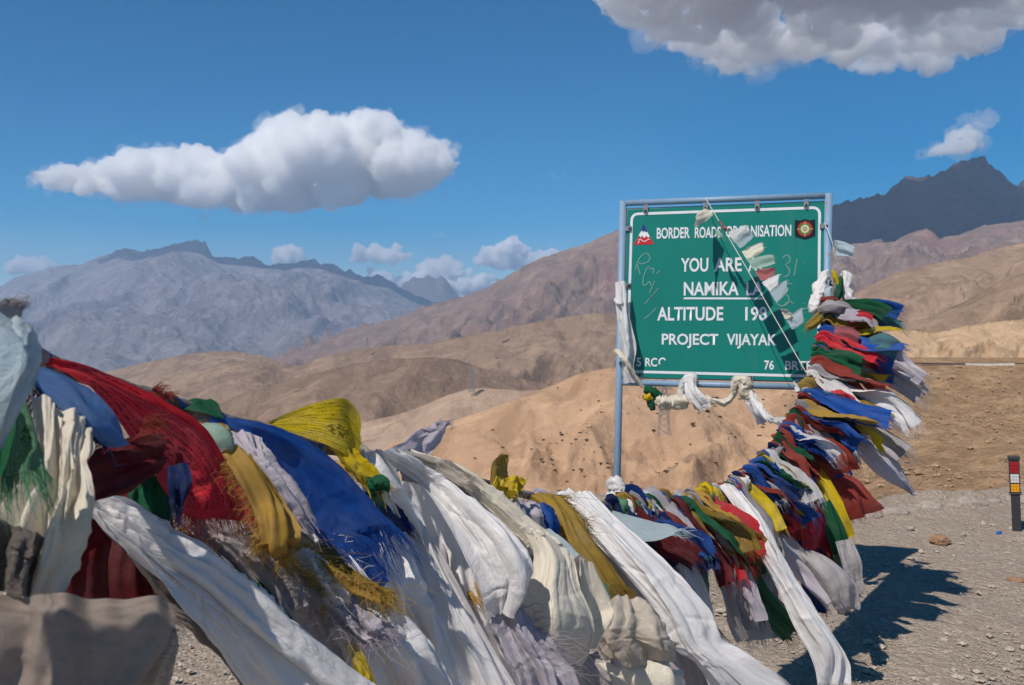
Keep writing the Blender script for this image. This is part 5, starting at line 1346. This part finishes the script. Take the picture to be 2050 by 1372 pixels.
# ------------------------------------------------------------------ flags and scarves that hang on the sign itself
def string_of_flags(name, label, cordpts, flags, cr=.0022):
    root = empty(name, P(*cordpts[0]))
    tag(root, label, 'flag string')
    inv = Matrix.Translation(-Vector(root.location))
    b = MB(); b.tube([tuple(q) for q in cr_resample(np.array([tuple(P(*q)) for q in cordpts]), 24)], cr, 6)
    o = b.build('cord', cloth_cord, root, smooth=True); o.matrix_parent_inverse = inv
    for rows, key in flags:
        o = cloth(rows, key, None, parent=root, name='pennant', nl=16, nw=10, folds=.9, amp=.008, wrinkle=.006, fringe=14, flen=.014)
        o.matrix_parent_inverse = inv
    return root
cloth_cord = paint('white_cord', (.6, .58, .54), .8, scale=60)
def z7(x_, y_): return (1380 + x_ / 3.811, 400 + y_ / 3.811)
def sd(px):
    return 5.45 - (px - 1413) / (1612 - 1413) * .62
def fl(a, b_, c_, d_, din=.015):
    a, b_, c_, d_ = z7(*a), z7(*b_), z7(*c_), z7(*d_)
    da, db = sd(a[0]), sd(b_[0])
    mid0 = ((a[0] + c_[0]) / 2, (a[1] + c_[1]) / 2 - 2); mid1 = ((b_[0] + d_[0]) / 2, (b_[1] + d_[1]) / 2 + 2)
    return [[(*a, da), (*b_, db)], [(*mid0, da - din * .6), (*mid1, db - din * .3)], [(*c_, da - din), (*d_, db - din * .8)]]
fls = [(fl((120, 62), (182, 112), (44, 128), (52, 205), .10), 'cream'), (fl((222, 165), (282, 240), (248, 175), (286, 236), .03), 'pink'),
       (fl((196, 215), (250, 262), (205, 275), (262, 292), .02), 'mint'), (fl((288, 250), (340, 322), (428, 198), (442, 245)), 'white'),
       (fl((340, 318), (386, 372), (468, 236), (490, 292)), 'pale_blue'), (fl((398, 392), (440, 462), (552, 322), (570, 392)), 'cream'),
       (fl((443, 468), (490, 532), (634, 420), (656, 482)), 'mint'), (fl((498, 545), (546, 622), (652, 526), (640, 585)), 'pink'),
       (fl((553, 632), (610, 698), (694, 556), (664, 684)), 'white'), (fl((612, 705), (668, 792), (738, 608), (756, 690)), 'pale_blue'),
       (fl((684, 832), (734, 915), (758, 848), (792, 892), .05), 'cream'), (fl((738, 915), (782, 988), (858, 818), (874, 935)), 'pale_blue')]
string_of_flags('pennant_string', 'taut white cord of small faded flags crossing the sign face', [(1413, 398, 5.50), (1420, 410, 5.44), (1480, 512, sd(1480)), (1560, 652, sd(1560)), (1615, 748, 4.83)], fls)
string_of_flags('pennant_string', 'slack cord with one pale blue flag at the right edge of the sign', [(1650, 446, 5.33), (1664, 478, 5.26), (1672, 512, 5.24), (1684, 545, 5.26)], [([[(1668, 480, 5.25), (1673, 512, 5.24)], [(1688, 484, 5.2), (1690, 512, 5.19)], [(1711, 492, 5.17), (1706, 513, 5.16)]], 'pale_blue')], .0018)

def lump(path, rad, key, label, name='knotted_scarf', cat='scarf', seed=1, parent=None, n=16, segs=46, twist=5.0, kind='satin'):
    """cloth twisted and knotted into a thick strand"""
    c = cr_resample(np.array([tuple(P(*q)) for q in path]), segs)
    rr_ = np.interp(np.linspace(0, 1, segs), np.linspace(0, 1, len(rad)), rad)
    g = np.zeros((segs, n + 1, 3))
    up = np.array([0.0, 0, 1.0])
    for i in range(segs):
        T = c[min(i + 1, segs - 1)] - c[max(i - 1, 0)]; T /= np.linalg.norm(T)
        a = np.cross(T, [0.13, 1, .2]); a /= np.linalg.norm(a); b_ = np.cross(T, a)
        th = np.linspace(0, 2 * np.pi, n + 1)
        s = i / segs
        k = 1 + .22 * np.sin(5 * th + 9 * vnoise(np.full(n + 1, s * 5.0), 0 * th, seed=seed + 2)) + .75 * fbm(np.cos(th) * 1.9 + seed * 7, np.sin(th) * 1.9, s * segs * .17, seed=seed, octs=4)
        k[-1] = k[0]
        g[i] = c[i] + (a[None] * np.cos(th)[:, None] + b_[None] * np.sin(th)[:, None]) * (rr_[i] * k)[:, None]
    o = grid_obj(name, g, cloth_mat(key, kind), parent)
    if label: tag(o, label, cat, 'silk scarves tied to the sign')
    return o
FT = 5.63
# flags knotted up tight against the rope
KN = {}
for i in range(34):
    px = 1240 + i * 10.6 if i < 30 else 1560 + (i - 30) * 16
    t = tp(px) if i < 24 else tp(1500) + (tp(1661) - tp(1500)) * (i - 24) / 10
    c_, T_, q_ = rope_at(t)
    key = rnd.choice(['royal', 'brick', 'ochre', 'green', 'grey', 'white', 'navy', 'red', 'yellow', 'pale_green'])
    KN[key] = KN.get(key, 0) + 1
    x_, y_, d_ = q_[0], q_[1], q_[2]
    k_ = 3.6 / d_
    a_ = [(x_ + rnd.uniform(-9, 4) * k_, y_ - rnd.uniform(6, 14) * k_, d_ - .01), (x_ + rnd.uniform(0, 8) * k_, y_ + rnd.uniform(-4, 8) * k_, d_ - .05), (x_ + rnd.uniform(6, 20) * k_, y_ + rnd.uniform(8, 26) * k_, d_ - .05)]
    o_ = lump(a_, [rnd.uniform(.008, .014), rnd.uniform(.016, .028), rnd.uniform(.010, .02)], key, '%s knotted %s flag from the left hugging the rope' % (ORD[KN[key] - 1], CL[key][1]), 'knotted_flag', 'flag', 700 + i, kind='flag', segs=18)
    o_['group'] = 'flags knotted round the rope'
cloth([[(1234, 567, FT), (1243, 563, FT - .02), (1254, 566, FT - .01)], [(1236, 610, FT - .02), (1247, 606, FT - .05), (1258, 608, FT - .03)], [(1241, 660, FT - .03), (1252, 655, FT - .06), (1265, 650, FT - .04)], [(1246, 705, FT - .03), (1258, 700, FT - .06), (1272, 698, FT - .04)], [(1246, 740, FT - .02), (1255, 735, FT - .04), (1268, 735, FT - .03)], [(1250, 768, FT - .02), (1264, 766, FT - .03), (1280, 768, FT - .02)]],
      'white', 'white silk scarf tied down the left post of the sign', 'satin', nl=54, nw=18, folds=1.6, amp=.012, wrinkle=.014, group='silk scarves tied to the sign')
lump([(1232, 600, FT), (1240, 607, FT - .045), (1250, 605, FT - .03)], [.012, .016, .010], 'white', 'white knot on the left sign post halfway down the scarf', seed=3, segs=14)
lump([(1233, 702, FT + .01), (1243, 712, FT - .04), (1256, 728, FT - .06), (1270, 750, FT - .05), (1287, 776, FT - .03)], [.014, .016, .010, .008, .008], 'cream', 'thin cream scarf slanting from post to the scarf garland', seed=4)
lump([(1290, 780, FT - .03), (1300, 782, FT - .04), (1312, 790, FT - .04), (1318, 798, FT - .04)], [.016, .026, .028, .018], 'green', 'green bow of cloth at the left end of the scarf garland', seed=5, kind='flag', segs=22)
lump([(1302, 800, FT - .05), (1305, 812, FT - .05), (1306, 822, FT - .05)], [.018, .022, .010], 'green', 'short green tail under the green bow', seed=6, kind='flag', segs=14)
lump([(1287, 792, FT - .06), (1294, 796, FT - .06), (1304, 793, FT - .07)], [.010, .018, .014], 'yellow', 'small yellow rosette beside the green bow', seed=7, kind='flag', segs=14)
lump([(1315, 800, FT - .05), (1330, 806, FT - .07), (1345, 806, FT - .07), (1362, 806, FT - .08), (1375, 800, FT - .08)], [.024, .036, .038, .036, .026], 'cream', 'ruffled cream rosette garland under the left of the rail', seed=8)
lump([(1372, 800, 5.56), (1364, 782, 5.56), (1372, 762, 5.54), (1386, 758, 5.53), (1384, 778, 5.53), (1396, 800, 5.52), (1408, 815, 5.50)], [.022, .018, .022, .026, .028, .036, .018], 'white', 'white scarf knotted round the bottom rail left of middle', seed=9, segs=60)
cloth([[(1370, 768, 5.50), (1380, 762, 5.50), (1392, 766, 5.50)], [(1372, 790, 5.48), (1386, 786, 5.46), (1402, 788, 5.47)], [(1384, 808, 5.47), (1400, 806, 5.45), (1418, 800, 5.46)], [(1398, 824, 5.47), (1410, 822, 5.46), (1424, 810, 5.46)]], 'white', 'loose white scarf end blowing under the left rail knot', 'satin', nl=26, nw=18, folds=1.6, amp=.014, group='silk scarves tied to the sign')
lump([(1410, 800, 5.50), (1425, 803, 5.49), (1440, 804, 5.48), (1451, 806, 5.47), (1462, 798, 5.47), (1474, 782, 5.47)], [.024, .016, .012, .018, .016, .018], 'cream', 'cream twisted scarf strand linking the two rail knots', seed=10)
lump([(1468, 790, 5.47), (1470, 772, 5.46), (1480, 762, 5.44), (1494, 766, 5.43), (1490, 782, 5.43), (1502, 796, 5.42)], [.018, .022, .026, .028, .034, .024], 'cream', 'cream scarf knotted round the bottom rail right of middle', seed=11, segs=56)
cloth([[(1488, 788, 5.42), (1500, 782, 5.41), (1514, 790, 5.41)], [(1494, 812, 5.40), (1510, 808, 5.38), (1526, 812, 5.39)], [(1504, 832, 5.40), (1518, 832, 5.38), (1534, 832, 5.39)], [(1516, 852, 5.40), (1528, 848, 5.39), (1538, 842, 5.39)]], 'white', 'loose white scarf end hanging under the right rail knot', 'satin', nl=26, nw=18, folds=1.4, amp=.012, group='silk scarves tied to the sign')
lump([(1500, 792, 5.42), (1520, 818, 5.36), (1540, 838, 5.2), (1556, 842, 5.0), (1568, 844, 4.8), (1580, 850, 4.62)], [.022, .026, .016, .018, .016, .022], 'white', 'white scarf strand joining the rail to the flag bundle', seed=12, segs=56)
lump([(1594, 762, 5.40), (1600, 772, 5.38), (1598, 786, 5.36)], [.016, .022, .012], 'white', 'white knot on the bottom rail beside the flag bundle', seed=13, segs=16)
lump([(1222, 968, 5.66), (1232, 970, 5.60), (1240, 982, 5.60), (1228, 994, 5.60), (1242, 1000, 5.58), (1258, 1004, 5.58)], [.026, .042, .046, .042, .03, .012], 'white', 'white cloth knotted at the foot of the left sign post', seed=14, segs=36)
# cap of white scarves where the rope meets the right post
lump([(1654, 545, 5.26), (1646, 562, 5.22), (1638, 590, 5.18), (1630, 615, 5.16), (1624, 628, 5.15)], [.016, .028, .03, .03, .012], 'white', 'white scarf sloping left from the bundle tip on the right post', seed=15)
lump([(1688, 545, 5.24), (1694, 556, 5.22), (1690, 575, 5.2), (1698, 592, 5.19), (1706, 612, 5.18), (1712, 626, 5.17)], [.016, .028, .022, .028, .026, .014], 'white', 'crumpled white scarf hanging right of the bundle tip', seed=16)
lump([(1666, 542, 5.24), (1672, 555, 5.20), (1678, 572, 5.18)], [.006, .014, .010], 'yellow', 'small yellow ribbon at the bundle tip', seed=17, kind='flag', segs=16)
lump([(1684, 555, 5.2), (1680, 575, 5.17), (1676, 598, 5.15)], [.008, .02, .014], 'green', 'narrow green ribbon at the bundle tip', seed=18, kind='flag', segs=16)
lump([(1662, 575, 5.18), (1658, 590, 5.15), (1662, 605, 5.14)], [.010, .02, .016], 'pale_blue', 'pale blue ribbon at the bundle tip', seed=19, kind='flag', segs=16)
lump([(1645, 602, 5.13), (1660, 600, 5.11), (1680, 604, 5.12)], [.012, .02, .012], 'brick', 'brick red band wrapped under the bundle tip', seed=20, kind='flag', segs=16)
lump([(1640, 622, 5.13), (1660, 616, 5.09), (1688, 618, 5.1), (1702, 624, 5.11)], [.016, .03, .026, .014], 'grey', 'grey white band wrapped across the bundle top', seed=21, segs=20)
cloth([[(1640, 622, 5.12), (1648, 640, 5.11)], [(1622, 640, 5.06), (1636, 655, 5.06)], [(1610, 652, 5.03), (1622, 662, 5.03)]], 'ochre', 'ochre green flag end blown left over the board edge', fringe=40, flen=.03, nl=14, nw=10, amp=.008, folds=1)
cloth([[(1700, 634, 5.08), (1698, 650, 5.06)], [(1722, 622, 5.02), (1722, 645, 5.0)], [(1748, 630, 5.0), (1746, 648, 4.98)]], 'red', 'small red and bright flag at the top right of the bundle', nl=14, nw=10, amp=.006)
cloth([[(1735, 680, 4.98), (1722, 700, 4.96), (1724, 712, 4.96)], [(1770, 668, 4.9), (1772, 690, 4.86), (1766, 712, 4.86)], [(1800, 682, 4.88), (1800, 700, 4.85), (1790, 722, 4.86)]], 'teal', 'teal flag bellying open on the right of the bundle', folds=1.2, amp=.010, bulge=-.018, nl=24, nw=18, fringe=30)
cloth([[(1672, 655, 5.0), (1668, 672, 4.98)], [(1700, 655, 4.94), (1698, 690, 4.92)], [(1722, 668, 4.92), (1716, 700, 4.9)]], 'pink', 'faded pink flag at the middle of the bundle beside the board', nl=18, nw=14, folds=.8, amp=.01)
# ------------------------------------------------------------------ haze
def haze_box():
    v = [(a, b, c) for a in (-16000, 16000) for b in (-300, 24000) for c in (-900, 1370)]
    f = [(0, 1, 3, 2), (4, 6, 7, 5), (0, 4, 5, 1), (2, 3, 7, 6), (0, 2, 6, 4), (1, 5, 7, 3)]
    m = NT('haze_air')
    q = m.n('ShaderNodeVolumePrincipled')
    q.inputs['Color'].default_value = (.46, .69, 1.0, 1)
    q.inputs['Density'].default_value = 5.0e-5
    q.inputs['Anisotropy'].default_value = 0.0
    m.l(q.outputs[0], m.out.inputs['Volume'])
    return tag(mesh_obj('haze', v, f, m.m, smooth=False), 'thin pale blue mountain air over the whole valley', 'haze', kind='stuff')
haze_box()
